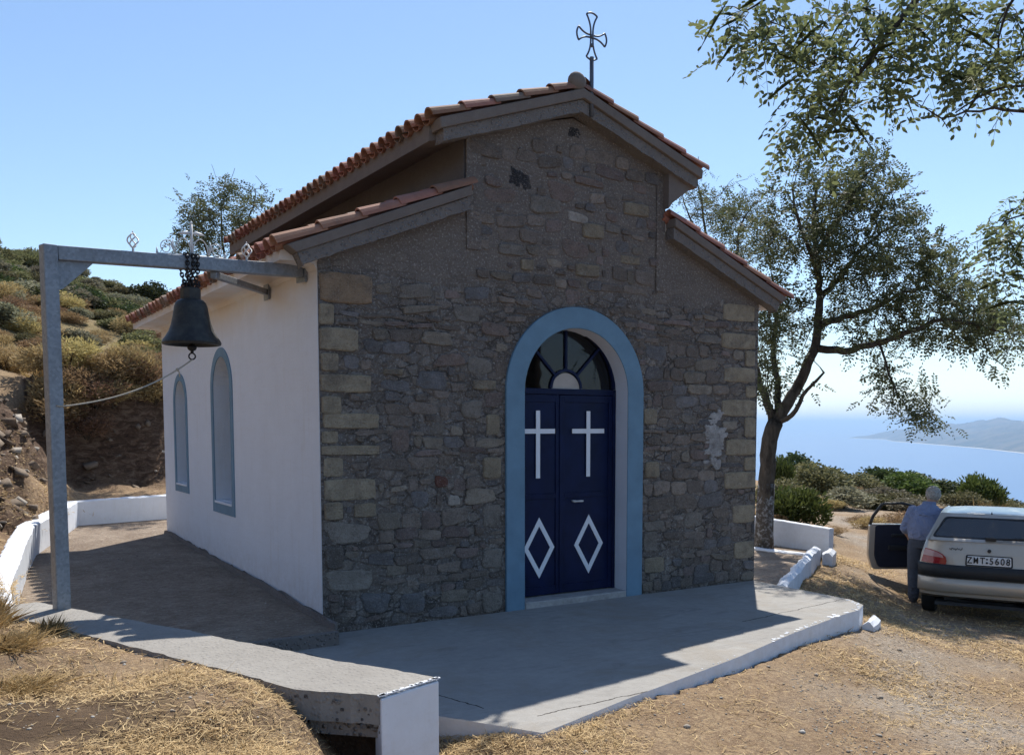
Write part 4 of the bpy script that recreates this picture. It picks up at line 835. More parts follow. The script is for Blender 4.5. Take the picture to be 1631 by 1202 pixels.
b = MB(); b.lathe([(.03, .33), (.076, .34), (.076, .425), (.060, .43), (.02, .432)], 10); b.build('crown', M['bronze'], bt, bevel=.004)
b = MB(); b.tube([(0, 0, .08), (0, 0, -.01)], .014, 8); b.ball((0, 0, -.018), .036, 12, (1, 1, .8)); b.tube([(0, 0, -.04), (0, 0, -.062)], .012, 8); b.build('clapper', M['chain_black'], bt, smooth=True)
b = MB(); b.tube([(.024 * math.cos(2 * math.pi * k / 16), .004, -.084 + .024 * math.sin(2 * math.pi * k / 16)) for k in range(16)], .006, 6, closed=True); b.build('clapper_ring', M['chain_black'], bt, smooth=True)
b = MB(); zb = bp.z - BZ
def chain(path, lk=.034):
    P = [Vector(p) for p in path]; ds = [0]
    for i in range(len(P) - 1): ds.append(ds[-1] + (P[i + 1] - P[i]).length)
    k = 0; s = 0
    while s < ds[-1]:
        i = max(j for j in range(len(P) - 1) if ds[j] <= s); p = P[i].lerp(P[i + 1], (s - ds[i]) / max(1e-6, ds[i + 1] - ds[i])); d = (P[i + 1] - P[i]).normalized()
        a = d.cross(Vector((.3, 1, .2))).normalized(); a = a if k % 2 == 0 else d.cross(a)
        b.tube([p + d * lk * .62 * math.cos(2 * math.pi * q / 8) + a * lk * .36 * math.sin(2 * math.pi * q / 8) for q in range(8)], .0052, 5, closed=True); s += lk * .8; k += 1
nb = Vector((-bd.y, bd.x, 0))
for sh in (-.045, .0, .035):
    o1, o2 = nb * .056, nb * -.056; X_ = bd * sh
    chain([Vector((0, 0, .425)) + X_ * .5 + nb * .02, X_ + o1 + Vector((0, 0, zb - .11)), X_ + o1 + Vector((0, 0, zb + .008)), X_ + o2 + Vector((0, 0, zb + .008)), X_ + o2 + Vector((0, 0, zb - .11)), Vector((0, 0, .425)) + X_ * .5 - nb * .02])
chain([Vector((-.06, -.03, .44)), Vector((-.05, 0, .47)), Vector((0, .03, .46)), Vector((.06, 0, .475)), Vector((.05, -.04, .44))])
b.build('chain', M['chain_black'], bt)
e0 = Vector((bp.x, bp.y, BZ - .108)); e1 = Vector((GX + .04, GY - .04, 1.865)); b = MB(); pts = []
for k in range(25):
    s = k / 24; p = e0.lerp(e1, s); p.z -= .085 * 4 * s * (1 - s) * (1 - .25 * s); pts.append(p)
b.tube(pts, .0058, 6); kn = pts[3]; b.ball(kn, .014, 8); b.tube([kn, kn + Vector((.01, -.008, -.02)), kn + Vector((.014, -.008, -.055))], .005, 5)
b.tube([e1 + Vector((.0, .0, 0)), e1 + Vector((-.03, -.02, .005))], .0058, 6)
tag(b.build('bell_rope', M['rope'], smooth=True), 'thin sagging rope tied from the bell clapper to the steel post', 'rope')

# ================================================================== trees and shrubs
class Tree:
    def __init__(s, seed): s.p = []; s.par = []; s.rmin = []; s.tips = []; s.r = random.Random(seed)
    def limb(s, pts, r0, r1, step=.10, wob=.02):
        pts = [Vector(p) for p in pts]; cur = -1
        if s.p: cur = min(range(len(s.p)), key=lambda i: (s.p[i] - pts[0]).length)
        L_ = sum((pts[i + 1] - pts[i]).length for i in range(len(pts) - 1)); d = 0
        for i in range(len(pts) - 1):
            k = max(1, int((pts[i + 1] - pts[i]).length / step)); p_1 = pts[max(i - 1, 0)]; p2 = pts[i + 1]; p3 = pts[min(i + 2, len(pts) - 1)]; p1 = pts[i]
            for j in range(k + (i == len(pts) - 2)):
                t_ = j / k; q = .5 * ((2 * p1) + (p2 - p_1) * t_ + (2 * p_1 - 5 * p1 + 4 * p2 - p3) * t_ ** 2 + (3 * p1 - p_1 - 3 * p2 + p3) * t_ ** 3)
                f = (d + (p2 - p1).length * t_) / L_; w_ = wob * (1 if i or j else 0)
                s.p.append(q + Vector((s.r.uniform(-w_, w_), s.r.uniform(-w_, w_), s.r.uniform(-w_, w_)))); s.par.append(cur); s.rmin.append(r0 + (r1 - r0) * f); cur = len(s.p) - 1
            d += (p2 - p1).length
        return cur
    def reach(s, targets, step=.12, bend=.16, lift=.0):
        A = np.array([tuple(p) for p in s.p]); T = [Vector(t_) for t_ in targets]
        T.sort(key=lambda t_: np.min(((A - np.array(tuple(t_))) ** 2).sum(1)))
        for t_ in T:
            A = np.array([tuple(p) for p in s.p]); i = int(np.argmin(((A - np.array(tuple(t_))) ** 2).sum(1))); a = s.p[i]; d = t_ - a; ln = d.length; k = max(2, int(ln / step)); cur = i
            bv = Vector((s.r.gauss(0, 1), s.r.gauss(0, 1), s.r.gauss(0, 1))); bv = (bv - d * (bv.dot(d) / max(1e-9, d.dot(d)))).normalized() * ln * bend * s.r.uniform(.3, 1); bv.z += lift * ln
            for j in range(1, k + 1):
                f = j / k; s.p.append(a + d * f + bv * math.sin(math.pi * f) * (1 - .3 * f)); s.par.append(cur); s.rmin.append(0); cur = len(s.p) - 1
            s.tips.append(cur)
    def wood(s, rtip=.0045, ex=.42, flare=0):
        n = len(s.p); wt = [0.0] * n; ch_ = [[] for _ in range(n)]
        for i in range(n):
            if s.par[i] >= 0: ch_[s.par[i]].append(i)
        for i in range(n - 1, -1, -1):
            if not ch_[i]: wt[i] += 1
            if s.par[i] >= 0: wt[s.par[i]] += wt[i]
        rad = [max(s.rmin[i], rtip * wt[i] ** ex) if s.rmin[i] else rtip * wt[i] ** ex for i in range(n)]
        s.rad = rad; b = MB(); st = [i for i in range(n) if s.par[i] < 0]
        while st:
            i = st.pop(); line = [s.par[i], i] if s.par[i] >= 0 else [i]; cur = i
            while ch_[cur]:
                c_ = sorted(ch_[cur], key=lambda q: -max(rad[q], 0)); st += c_[1:]; cur = c_[0]; line.append(cur)
            if len(line) < 2: continue
            rs_ = [rad[q] for q in line]; rs_[0] = min(rs_[0], rs_[1] * 1.25) if s.par[i] >= 0 else rs_[0]
            b.tube([s.p[q] for q in line], rs_, 9 if max(rs_) > .03 else 5 if max(rs_) > .01 else 4)
        return b
def pinnate(bases, dirs, length, pairs, lw, ll, near=False, rng=RNG, droop=.5):
    """compound leaves: returns V, F, tone"""
    N = len(bases); P = pairs * 2 + 1; d = dirs / np.linalg.norm(dirs, axis=1, keepdims=True)
    up = rng.normal(size=(N, 3)) * .35 + np.array([0, 0, 1.0]); d[:, 2] = np.clip(d[:, 2], -.75, .75); d = d / np.linalg.norm(d, axis=1, keepdims=True); sd = np.cross(d, up); sd /= np.linalg.norm(sd, axis=1, keepdims=True) + 1e-9; nr = np.cross(sd, d)
    Ln = length * rng.uniform(.7, 1.2, (N, 1)); V = []; 
    sarr = np.concatenate([np.repeat((np.arange(pairs) + .9) / (pairs + .6), 2), [1.0]]); side = np.concatenate([np.tile([1, -1], pairs), [0]])
    pos = bases[:, None, :] + d[:, None, :] * (Ln * sarr)[:, :, None] - np.array([0, 0, 1.0]) * (droop * Ln * sarr ** 2 * .5)[:, :, None]
    ax = sd[:, None, :] * side[None, :, None] * .9 + d[:, None, :] * np.where(side == 0, 1, .42)[None, :, None] + nr[:, None, :] * rng.uniform(-.35, .15, (N, P, 1)) - np.array([0, 0, .25]) * rng.uniform(0, 1.3, (N, P, 1))
    ax /= np.linalg.norm(ax, axis=2, keepdims=True); wv = np.cross(ax, nr[:, None, :] + rng.normal(size=(N, P, 3)) * (.42 if near else .3)); wv /= np.linalg.norm(wv, axis=2, keepdims=True) + 1e-9
    l_ = ll * rng.uniform(.75, 1.15, (N, P, 1)) * (1 - .35 * np.abs(sarr - .45))[None, :, None]; w_ = l_ * (lw / ll); keep = rng.random((N, P)) > .05
    if near: prof = [(0, 0), (.25, .42), (.68, .46), (1, .0), (.68, -.46), (.25, -.42)]
    else: prof = [(0, 0), (.5, .5), (1, 0), (.5, -.5)]
    V = np.stack([pos + ax * l_ * a + wv * w_ * c_ for a, c_ in prof], 2)[keep]; k = len(prof); M_ = len(V)
    F = np.arange(M_ * k).reshape(M_, k); tone = np.clip(np.repeat(rng.random((N, 1)) * .75, P, 1) + rng.random((N, P)) * .3, 0, 1)[keep]
    V = V.reshape(-1, 3); tn = np.repeat(tone, k)
    if near:      # the stalk that carries the leaflets
        st = np.array([0, .5, 1.0]); q = bases[:, None, :] + d[:, None, :] * (Ln * st)[:, :, None] - np.array([0, 0, 1.0]) * (droop * Ln * st ** 2 * .5)[:, :, None]; wd = sd[:, None, :] * .0017
        R_v = np.stack([q[:, 0] - wd[:, 0], q[:, 0] + wd[:, 0], q[:, 1] + wd[:, 0], q[:, 2] + wd[:, 0] * .6, q[:, 2] - wd[:, 0] * .6, q[:, 1] - wd[:, 0]], 1).reshape(-1, 3); F = np.concatenate([F, np.arange(N * 6).reshape(N, 6) + len(V)]); V = np.concatenate([V, R_v]); tn = np.concatenate([tn, np.zeros(N * 6)])
    return V, F, tn
def crown(name, tree, per, length, pairs, lw, ll, mat, parent, near=False, spread=.16, droop=.5, seed=1, only=None, outward=.6):
    rng = np.random.default_rng(seed); tips = tree.tips if only is None else only; B = []; D = []
    cen = np.mean(np.array([tuple(tree.p[i]) for i in tips]), 0)
    for i in tips:
        p = np.array(tuple(tree.p[i])); j = tree.par[i]; q = np.array(tuple(tree.p[j])); dr_ = p - q; dr_ = dr_ / (np.linalg.norm(dr_) + 1e-9); k = per + int(rng.integers(-per // 3, per // 3 + 1))
        for _ in range(k):
            f = rng.random(); bs = q + (p - q) * f + rng.normal(size=3) * spread * rng.random(); B.append(bs); D.append(dr_ * outward + rng.normal(size=3) * .6 + np.array([0, 0, -.15 if near else .08]) + (p - cen) * .12)
    V, F, T = pinnate(np.array(B), np.array(D), length, pairs, lw, ll, near, rng, droop)
    return link(name, npmesh(name, V, F, np.stack([T, T, T], 1)), mat, parent)
def blob_targets(blobs, rnd, d0, dr_):
    out = []
    for px, py, rx, ry, n in blobs:
        for _ in range(n):
            a = rnd.uniform(0, 2 * math.pi); r = math.sqrt(rnd.random()) * .98; out.append(dep(px + rx * r * math.cos(a), py + ry * r * math.sin(a), d0 + rnd.uniform(-dr_, dr_)))
    return out
# big locust by the side courtyard
TD = 14.0
tr = Tree(3); root = Vector((7.86, 2.50, -.2)); P = lambda x, y, d=0: dep(x, y, TD + d)
tr.limb([root, P(1219, 800), P(1223, 740), P(1226, 700), P(1236, 672)], .125, .12, wob=.008)
tr.limb([P(1232, 680), P(1222, 640, .1), P(1207, 600, .3), P(1200, 560, .6)], .07, .035)
tr.limb([P(1236, 674), P(1262, 630), P(1287, 580), P(1302, 530), P(1305, 470), P(1302, 410), P(1296, 350), P(1302, 290)], .095, .022)
tr.limb([P(1238, 664), P(1240, 615, .4), P(1232, 560, .6), P(1236, 500, .9), P(1230, 440, 1)], .06, .02)
tr.limb([P(1243, 672), P(1262, 660, -.3), P(1285, 622, -.5), P(1312, 595, -.6)], .045, .018)
tr.limb([P(1299, 555), P(1345, 558, -.2), P(1400, 545, -.4), P(1450, 528, -.6), P(1510, 508, -.8), P(1560, 520, -.9), P(1605, 530, -1)], .062, .012)
tr.limb([P(1303, 520), P(1345, 505, .2), P(1390, 490, .2), P(1430, 470, .3), P(1480, 455, .3)], .06, .014)
tr.limb([P(1305, 475), P(1340, 440, .3), P(1370, 400, .5), P(1420, 360, .6), P(1460, 350, .7)], .05, .012)
tr.limb([P(1304, 440), P(1290, 395, -.3), P(1270, 350, -.5), P(1262, 300, -.6)], .045, .012)
tr.limb([P(1303, 400), P(1340, 340, -.3), P(1370, 290, -.4), P(1400, 260, -.4)], .04, .01)
tr.limb([P(1400, 545, -.4), P(1415, 590, -.5), P(1430, 630, -.6), P(1460, 665, -.7)], .022, .006)
BL = [(1312,300,72,52,34),(1385,285,52,38,24),(1268,338,66,58,30),(1340,350,80,45,30),(1430,325,45,36,16),(1400,385,85,45,36),(1480,400,45,42,18),(1300,400,80,45,22),(1445,440,80,32,30),(1350,440,60,38,18),(1530,455,65,26,22),(1440,490,95,32,40),(1560,500,62,26,28),(1600,520,36,24,14),(1500,530,85,26,32),(1400,540,65,22,14),(1590,560,25,18,6),(1420,610,45,24,10),(1452,648,36,24,11),(1478,668,22,14,5),(1395,590,26,12,4),(1240,465,42,46,18),(1222,545,22,48,18),(1262,520,42,46,16),(1215,600,16,34,8),(1235,400,42,30,14),(1195,350,40,30,8),(1330,500,36,34,8),(1250,625,40,14,4)]
tr.reach(blob_targets(BL, random.Random(5), TD, 1.25), .11, .18)
bt_ = thing('locust_tree', 'large leafy locust tree with limed trunk behind the right corner of the chapel', 'tree', tuple(root))
def rel(mb, o): o = Vector(o); mb.v = [tuple(Vector(v) - o) for v in mb.v]; return mb
def shift(ob, o):
    a = np.empty(len(ob.data.vertices) * 3, np.float32); ob.data.vertices.foreach_get('co', a); a = a.reshape(-1, 3) - np.array(tuple(o), np.float32); ob.data.vertices.foreach_set('co', a.ravel()); ob.data.update(); return ob
rel(tr.wood(.0046, .40), root).build('trunk', M['bark'], bt_, smooth=True)
b = MB(); p0 = root; b.tube([root - root, P(1217, 850) - root, P(1219, 800) - root, P(1221, 770) - root], [.17, .137, .130, .127], 12); b.build('limed_base', M['bark_limed'], bt_, smooth=True)
shift(crown('crown', tr, 9, .24, 5, .034, .066, M['leaf_locust'], bt_, spread=.18, droop=.4, seed=4), root)
# thinner tree behind the chapel, right
TD2 = 19.0; P2 = lambda x, y, d=0: dep(x, y, TD2 + d); rt2 = Vector((10.2, 8.6, hz(10.2, 8.6) - .1)); tr2 = Tree(13)
tr2.limb([rt2, P2(1150, 560), P2(1145, 480), P2(1130, 400), P2(1118, 330), P2(1110, 280), P2(1113, 250)], .11, .006, .16); tr2.limb([P2(1145, 480), P2(1170, 420), P2(1180, 360), P2(1205, 320)], .05, .008, .14); tr2.limb([P2(1130, 400), P2(1095, 340), P2(1085, 300)], .03, .006, .14)
rn = random.Random(8); tr2.reach(blob_targets([(1105,310,32,26,16),(1160,330,48,34,34),(1190,380,40,40,30),(1130,350,40,30,18),(1165,420,40,40,24),(1200,330,25,26,12)], rn, TD2, 1.0), .16, .2)
lf = list(tr2.tips); tr2.reach(blob_targets([(1100,290,26,22,8),(1180,300,40,20,8)], rn, TD2, .5), .16, .04)
o2 = thing('sparse_tree', 'thin half bare tree behind the chapel just left of the big locust', 'tree', tuple(rt2)); rel(tr2.wood(.0048, .4), rt2).build('trunk', M['bark'], o2, smooth=True); shift(crown('crown', tr2, 9, .19, 4, .026, .06, M['leaf_locust'], o2, spread=.2, seed=6, only=lf), rt2)
# tree behind the chapel, left
TD3 = 17.5; P3 = lambda x, y, d=0: dep(x, y, TD3 + d); rt3 = Vector((2.75, 10.4, hz(2.75, 10.4) - .1)); tr3 = Tree(17)
tr3.limb([rt3, P3(372, 560), P3(362, 470), P3(356, 400), P3(353, 350), P3(350, 300)], .09, .008, .14); tr3.limb([P3(362, 480), P3(335, 420), P3(322, 370), P3(312, 330)], .045, .006, .14); tr3.limb([P3(358, 430), P3(390, 370), P3(402, 330), P3(408, 300)], .04, .006, .14)
tr3.reach(blob_targets([(355,310,22,26,16),(318,335,30,22,15),(345,350,45,28,26),(305,370,28,26,16),(395,335,28,26,14),(330,395,45,26,20),(385,375,30,30,14),(290,400,18,20,5),(425,330,16,12,4)], random.Random(4), TD3, .9), .14, .2)
lf = list(tr3.tips); tr3.reach([P3(337, 262), P3(343, 280), P3(374, 268), P3(370, 280), P3(407, 280), P3(426, 292), P3(308, 310), P3(287, 345), P3(435, 318), P3(415, 300)], .14, .04)
o3 = thing('slender_tree', 'slender leafy tree rising behind the bell and the red eave', 'tree', tuple(rt3)); rel(tr3.wood(.0042, .4), rt3).build('trunk', M['bark'], o3, smooth=True); shift(crown('crown', tr3, 9, .19, 4, .03, .068, M['leaf_locust'], o3, spread=.16, seed=7, only=lf), rt3)
# near locust whose branches hang into the top right corner; its trunk stands outside the picture
T4 = 6.0; P4 = lambda x, y, d=0: dep(x, y, T4 + d); rt4 = Vector((5.6, -4.9, hz(5.6, -4.9) - .1)); tr4 = Tree(23)
tr4.limb([rt4, rt4 + Vector((-.05, .05, 1.4)), rt4 + Vector((-.1, 0, 2.6)), P4(1900, -60, .6), P4(1760, -180, .4)], .16, .08, .12)
tr4.limb([P4(1900, -60, .6), P4(1740, -60, .3), P4(1600, -70), P4(1500, -40), P4(1433, 31), P4(1390, 90), P4(1346, 141), P4(1328, 190)], .06, .008, .1, .012)
tr4.limb([P4(1600, -70), P4(1450, -90, .1), P4(1330, -50, .2), P4(1240, -15, .2), P4(1185, 20, .2)], .032, .006, .1, .012)
tr4.limb([P4(1740, -60, .3), P4(1650, -30), P4(1605, 10), P4(1592, 60), P4(1588, 95)], .02, .006, .08, .01)
tr4.limb([P4(1900, -60, .6), P4(1760, 60, .3), P4(1660, 130), P4(1600, 141), P4(1560, 155), P4(1522, 182)], .026, .005, .08, .012)
tr4.limb([P4(1760, 60, .3), P4(1680, 180, .2), P4(1630, 178), P4(1600, 172), P4(1540, 180), P4(1500, 190), P4(1470, 170)], .02, .004, .08, .012)
ov = [(1160,28),(1148,12),(1185,15),(1205,8),(1222,35),(1176,45),(1195,55),(1160,70),(1178,85),(1200,80),(1215,60),(1190,20),(1238,15),(1230,65),(1248,45),(1252,75),(1262,20),(1240,95),(1258,100),(1275,95),(1283,60),(1290,25),(1300,15),(1310,40),(1320,22),(1342,10),(1355,18),(1340,40),(1300,58),(1285,112),(1290,85),(1302,100),(1322,90),(1340,100),(1315,120),(1330,135),(1305,140),(1290,150),(1278,165),(1262,178),(1255,195),(1248,205),(1300,170),(1330,165),(1342,180),(1350,160),(1335,200),(1318,205),(1300,215),(1275,210),(1360,175),(1370,60),(1385,70),(1400,40),(1395,75),(1410,60),(1385,95),(1400,100),(1420,85),(1378,110),(1395,125),(1415,112),(1432,95),(1440,70),(1455,85),(1450,110),(1432,125),(1410,140),(1390,142),(1428,145),(1375,130),(1420,15),(1440,22),(1460,12),(1478,25),(1492,10),(1505,22),(1520,15),(1470,45),(1490,40),(1505,50),(1450,35),(1520,35),(1478,120),(1495,110),(1510,95),(1525,105),(1500,130),(1515,135),(1535,120),(1540,95),(1555,85),(1568,100),(1580,85),(1560,115),(1590,108),(1605,112),(1618,120),(1575,120),(1545,130),(1555,10),(1570,22),(1590,15),(1610,10),(1625,22),(1585,35),(1610,50),(1625,110),(1640,40),(1535,5),(1380,15),(1400,5)]
rn = random.Random(3); tr4.reach([P4(x + rn.uniform(-5, 5), y + rn.uniform(-4, 4), rn.uniform(-.3, .45)) for x, y in ov], .07, .16, .05); lf = list(tr4.tips)
tr4.reach([P4(1455, 160), P4(1485, 175), P4(1510, 205), P4(1530, 195), P4(1365, 75), P4(1360, 100), P4(1480, 150), P4(1575, 217), P4(1590, 190), P4(1545, 45), P4(1560, 62), P4(1538, 60), P4(1615, 165)], .05, .1)
# its lower sprays at the right edge, a little farther away
P5 = lambda x, y, d=0: dep(x, y, 8.2 + d)
tr4.limb([P4(1900, -60, .6), P5(1880, 220), P5(1740, 330), P5(1680, 350), P5(1640, 340), P5(1600, 350)], .03, .006, .1, .012); tr4.limb([P5(1880, 220), P5(1760, 240), P5(1680, 235), P5(1640, 250)], .018, .004, .1, .012); tr4.limb([P5(1740, 330), P5(1700, 440), P5(1650, 470)], .015, .005, .1)
k0 = len(tr4.tips); o5 = [(1610,320),(1625,330),(1598,335),(1580,345),(1615,350),(1600,362),(1630,360),(1585,370),(1620,378),(1608,390),(1632,395),(1590,395),(1600,410),(1622,415),(1612,432),(1632,440),(1595,430),(1560,362),(1545,385),(1565,395),(1580,415),(1570,430),(1580,445),(1600,450),(1555,410),(1640,310),(1650,350),(1650,400),(1612,480),(1628,488),(1625,520),(1640,500),(1560,380)]
tr4.reach([P5(x + rn.uniform(-14, 14) * q, y + rn.uniform(-14, 14) * q, rn.uniform(-.4, .4)) for x, y in o5 for q in (.6,)], .09, .16); lf2 = tr4.tips[k0:]
o4 = thing('overhanging_tree', 'locust tree whose feathery branches hang into the upper right corner', 'tree', tuple(rt4)); rel(tr4.wood(.0026, .44), rt4).build('trunk', M['bark'], o4, smooth=True)
shift(crown('crown', tr4, 4, .26, 6, .028, .060, M['leaf_locust_near'], o4, near=True, spread=.10, droop=.95, seed=9, only=lf + lf2, outward=.35), rt4)

# shrubs: a few prototypes, copied with their stems
def shrub_mesh(kind, seed):
    rng = np.random.default_rng(seed); lobes = []
    nl = int(rng.integers(6, 10))
    for i in range(nl):
        a = rng.random() * 6.28; r = rng.random() ** .5 * .42; hgt = .32 + .42 * rng.random() * (1 - r); lobes.append((r * math.cos(a), r * math.sin(a), hgt, rng.uniform(.2, .34)))
    lobes.append((0, 0, .66, .3)); P_ = []; N_ = []
    cnt = {'round': 3600, 'grey': 3400, 'feather': 3600, 'brown': 2600, 'grass': 900}[kind]
    if kind == 'grass':
        B = rng.normal(size=(cnt, 3)) * np.array([.20, .20, 0]); B[:, 2] = 0; d = rng.normal(size=(cnt, 3)) * .33 + np.array([0, 0, 1]) + B * 1.2; d /= np.linalg.norm(d, axis=1, keepdims=True)
        l_ = rng.uniform(.45, 1.0, (cnt, 1)); sd = np.cross(d, rng.normal(size=(cnt, 3))); sd /= np.linalg.norm(sd, axis=1, keepdims=True); w_ = .008
        bend = rng.normal(size=(cnt, 3)) * .16; V = np.stack([B - sd * w_, B + sd * w_, B + d * l_ * .55 + sd * w_ * .8, B + d * l_ + bend * l_, B + d * l_ * .55 - sd * w_ * .8], 1); k = 5
    else:
        c_ = np.array(lobes)[rng.integers(0, len(lobes), cnt)]; v = rng.normal(size=(cnt, 3)); v /= np.linalg.norm(v, axis=1, keepdims=True); rr_ = (.45 + .55 * rng.random((cnt, 1)) ** .5) * rng.uniform(.8, 1.12, (cnt, 1)); p = c_[:, :3] + v * c_[:, 3:4] * rr_; p[:, 2] = np.maximum(p[:, 2], .02 + rng.random(cnt) * .06)
        d = v * .8 + rng.normal(size=(cnt, 3)) * .6 + np.array([0, 0, .5 if kind != 'feather' else 1.0]); d /= np.linalg.norm(d, axis=1, keepdims=True); sd = np.cross(d, rng.normal(size=(cnt, 3))); sd /= np.linalg.norm(sd, axis=1, keepdims=True)
        l_, w_ = {'round': (.062, .03), 'grey': (.075, .022), 'feather': (.12, .018), 'brown': (.11, .011)}[kind]; s_ = rng.uniform(.7, 1.3, (cnt, 1)); V = np.stack([p, p + d * l_ * .5 * s_ + sd * w_ * s_, p + d * l_ * s_, p + d * l_ * .5 * s_ - sd * w_ * s_], 1); k = 4
    T = np.clip(rng.random(cnt) * .8 + .2 * (rng.random(cnt) < .2), 0, 1); T = np.repeat(T, k)
    me = npmesh(kind + '_foliage', V.reshape(-1, 3), np.arange(cnt * k).reshape(cnt, k), np.stack([T, T, T], 1)); st = MB(); rr_ = random.Random(seed)
    for lx, ly, lz, lr in lobes[:6]: st.tube([(0, 0, -.1), (lx * .4 + rr_.uniform(-.04, .04), ly * .4, lz * .5), (lx, ly, lz)], [.022, .014, .006], 4)
    sm = st.mesh(kind + '_stems'); return me, sm
KINDS = {'dark': ('round', 'leaf_dark'), 'green': ('round', 'leaf_bright'), 'olive': ('grey', 'leaf_olive'), 'grey': ('grey', 'leaf_grey'), 'juniper': ('feather', 'leaf_bright'), 'brown': ('brown', 'leaf_brown'), 'golden': ('brown', 'leaf_golden'), 'grass': ('grass', 'leaf_dry')}
NAME = {'dark': 'mastic_bush', 'green': 'green_bush', 'olive': 'olive_green_bush', 'grey': 'grey_sage_bush', 'juniper': 'juniper_bush', 'brown': 'brown_thorn_bush', 'golden': 'golden_thorn_bush', 'grass': 'dry_grass_tuft'}
CAT = {'grass': 'grass tuft'}
PROT = {}
for k, (sh, mt) in KINDS.items():
    PROT[k] = []
    for v in range(3):
        me, sm = shrub_mesh(sh, 100 + 17 * list(KINDS).index(k) + v); me.materials.append(M[mt]); sm.materials.append(M['twig']); PROT[k].append((me, sm))
def shrub(kind, x, y, wd, ht, label, group, rnd, dz=-.04, stems=True):
    me, sm = PROT[kind][rnd.randrange(3)]; z = hz(x, y) + dz
    o = thing(NAME[kind], label, CAT.get(kind, 'bush'), (x, y, z), rnd.uniform(0, 6.28), group); o.scale = (wd, wd * rnd.uniform(.85, 1.1), ht)
    f = bpy.data.objects.new('foliage', me); COL.objects.link(f); f.parent = o
    if stems and kind != 'grass': q = bpy.data.objects.new('stem', sm); COL.objects.link(q); q.parent = o
    return o
rn = random.Random(77)
DESC = {'dark': 'dark evergreen bush', 'green': 'fresh green bush', 'olive': 'olive green bush', 'grey': 'grey leaved bush', 'juniper': 'feathery upright bush', 'brown': 'brown thorny bush', 'golden': 'golden brown dry bush', 'grass': 'straw coloured grass tuft'}
# slope beyond the car: px, photo base y kept by the terrain, depth, width, height in metres
RS = [(1278,16.8,1.15,.92,'juniper','feathery green bush leaning over the low white garden wall'),(1255,17.6,.9,.85,'juniper','tall feathery bush beside the limed trunk behind the garden wall'),(1222,17.0,.75,.65,'golden','rusty dry bush between the limed trunk and the feathery bushes'),(1240,16.4,.6,.45,'golden','small rusty bush just above the white garden wall'),
 (1236,28,.9,1.7,'juniper','dark conifer like bush right of the tree trunk on the skyline'),(1263,33,1.9,1.75,'dark','round dark bush on the skyline just right of the tree trunk'),(1292,30,2.3,1.5,'olive','wide olive green bush left of the track below the skyline'),(1318,31,2.0,1.15,'olive','low olive bush under the dark skyline bush left of the track'),(1345,26,1.9,1.05,'grey','grey green bush at the far end of the track'),(1318,38,1.7,1.45,'dark','dark bush on the skyline straight above the track'),(1341,39,1.3,1.0,'olive','small rounded olive bush on the skyline above the track'),(1362,41,.8,.6,'dark','tiny dark bush on the skyline beside the bare patch'),
 (1392,38,2.4,1.75,'dark','broad dark bush on the skyline left of the standing man'),(1372,35,2.0,1.2,'olive','olive bush below the skyline left of the standing man'),(1412,37,2.6,1.7,'dark','large dark bush on the skyline behind the open car door'),(1440,33,2.5,1.45,'green','bright green bush up and left of the standing man'),(1405,29,1.7,.95,'grey','grey green bush halfway up the slope above the car door'),(1430,27,1.6,.8,'olive','low olive bush directly above the open car door'),(1395,27,1.5,.7,'olive','flat olive bush at the edge of the dry field'),(1466,38,2.2,1.45,'dark','dark bush half hidden behind the grey haired man'),(1500,37,2.7,1.35,'dark','dark bush immediately right of the grey haired man'),(1530,36,2.3,1.05,'dark','dark low bush above the silver car roof'),(1556,30,1.5,1.75,'juniper','light green pine like bush rising above the car roof'),(1540,29,1.4,1.0,'olive','olive bush at the left foot of the pine like bush'),(1582,31,1.6,1.0,'olive','olive bush at the right foot of the pine like bush'),(1608,34,2.0,.9,'dark','dark bush above the right part of the car roof'),(1636,33,2.2,.9,'olive','olive bush at the right edge of the picture'),(1575,25,.8,.75,'grass','pale dry grass above the middle of the car roof'),(1598,25,.8,.65,'grass','pale dry grass above the right of the car roof'),(1622,27,1.2,.55,'brown','brown bush by the right edge above the car roof'),
 (1392,19.5,1.0,.55,'golden','dry golden bush just above the top of the open car door'),(1425,20,1.2,.65,'brown','brown bush between the car door and the bushes'),(1508,21,1.3,.65,'brown','brown bush between the man and the car roof'),(1476,22,1.4,.7,'brown','brown bush directly behind the man'),(1372,21,.7,.4,'brown','small brown tuft bush in the dry field'),(1330,17,.55,.32,'golden','small dry bush beside the track right of the garden wall'),(1450,25,1.4,.8,'grey','grey bush above the shoulder of the man'),(1250,24,1.6,1.0,'olive','olive bush behind the feathery bushes by the trunk'),(1275,24,1.5,.85,'golden','dry golden bush behind the feathery bushes'),(1310,25,1.1,.6,'golden','dry golden bush on the left edge of the track'),(1352,33,1.0,.55,'brown','brown bush on the bare patch below the skyline')]
for px, d, wd, ht, k, lb in RS:
    ht *= .62 if k in ('golden', 'brown', 'grey') else .75 if d > 25 else .9; wd *= .9
    p = dep(px, 780, d); shrub(k, p.x, p.y, wd, ht, lb, 'bushes on the slope above the sea', rn)
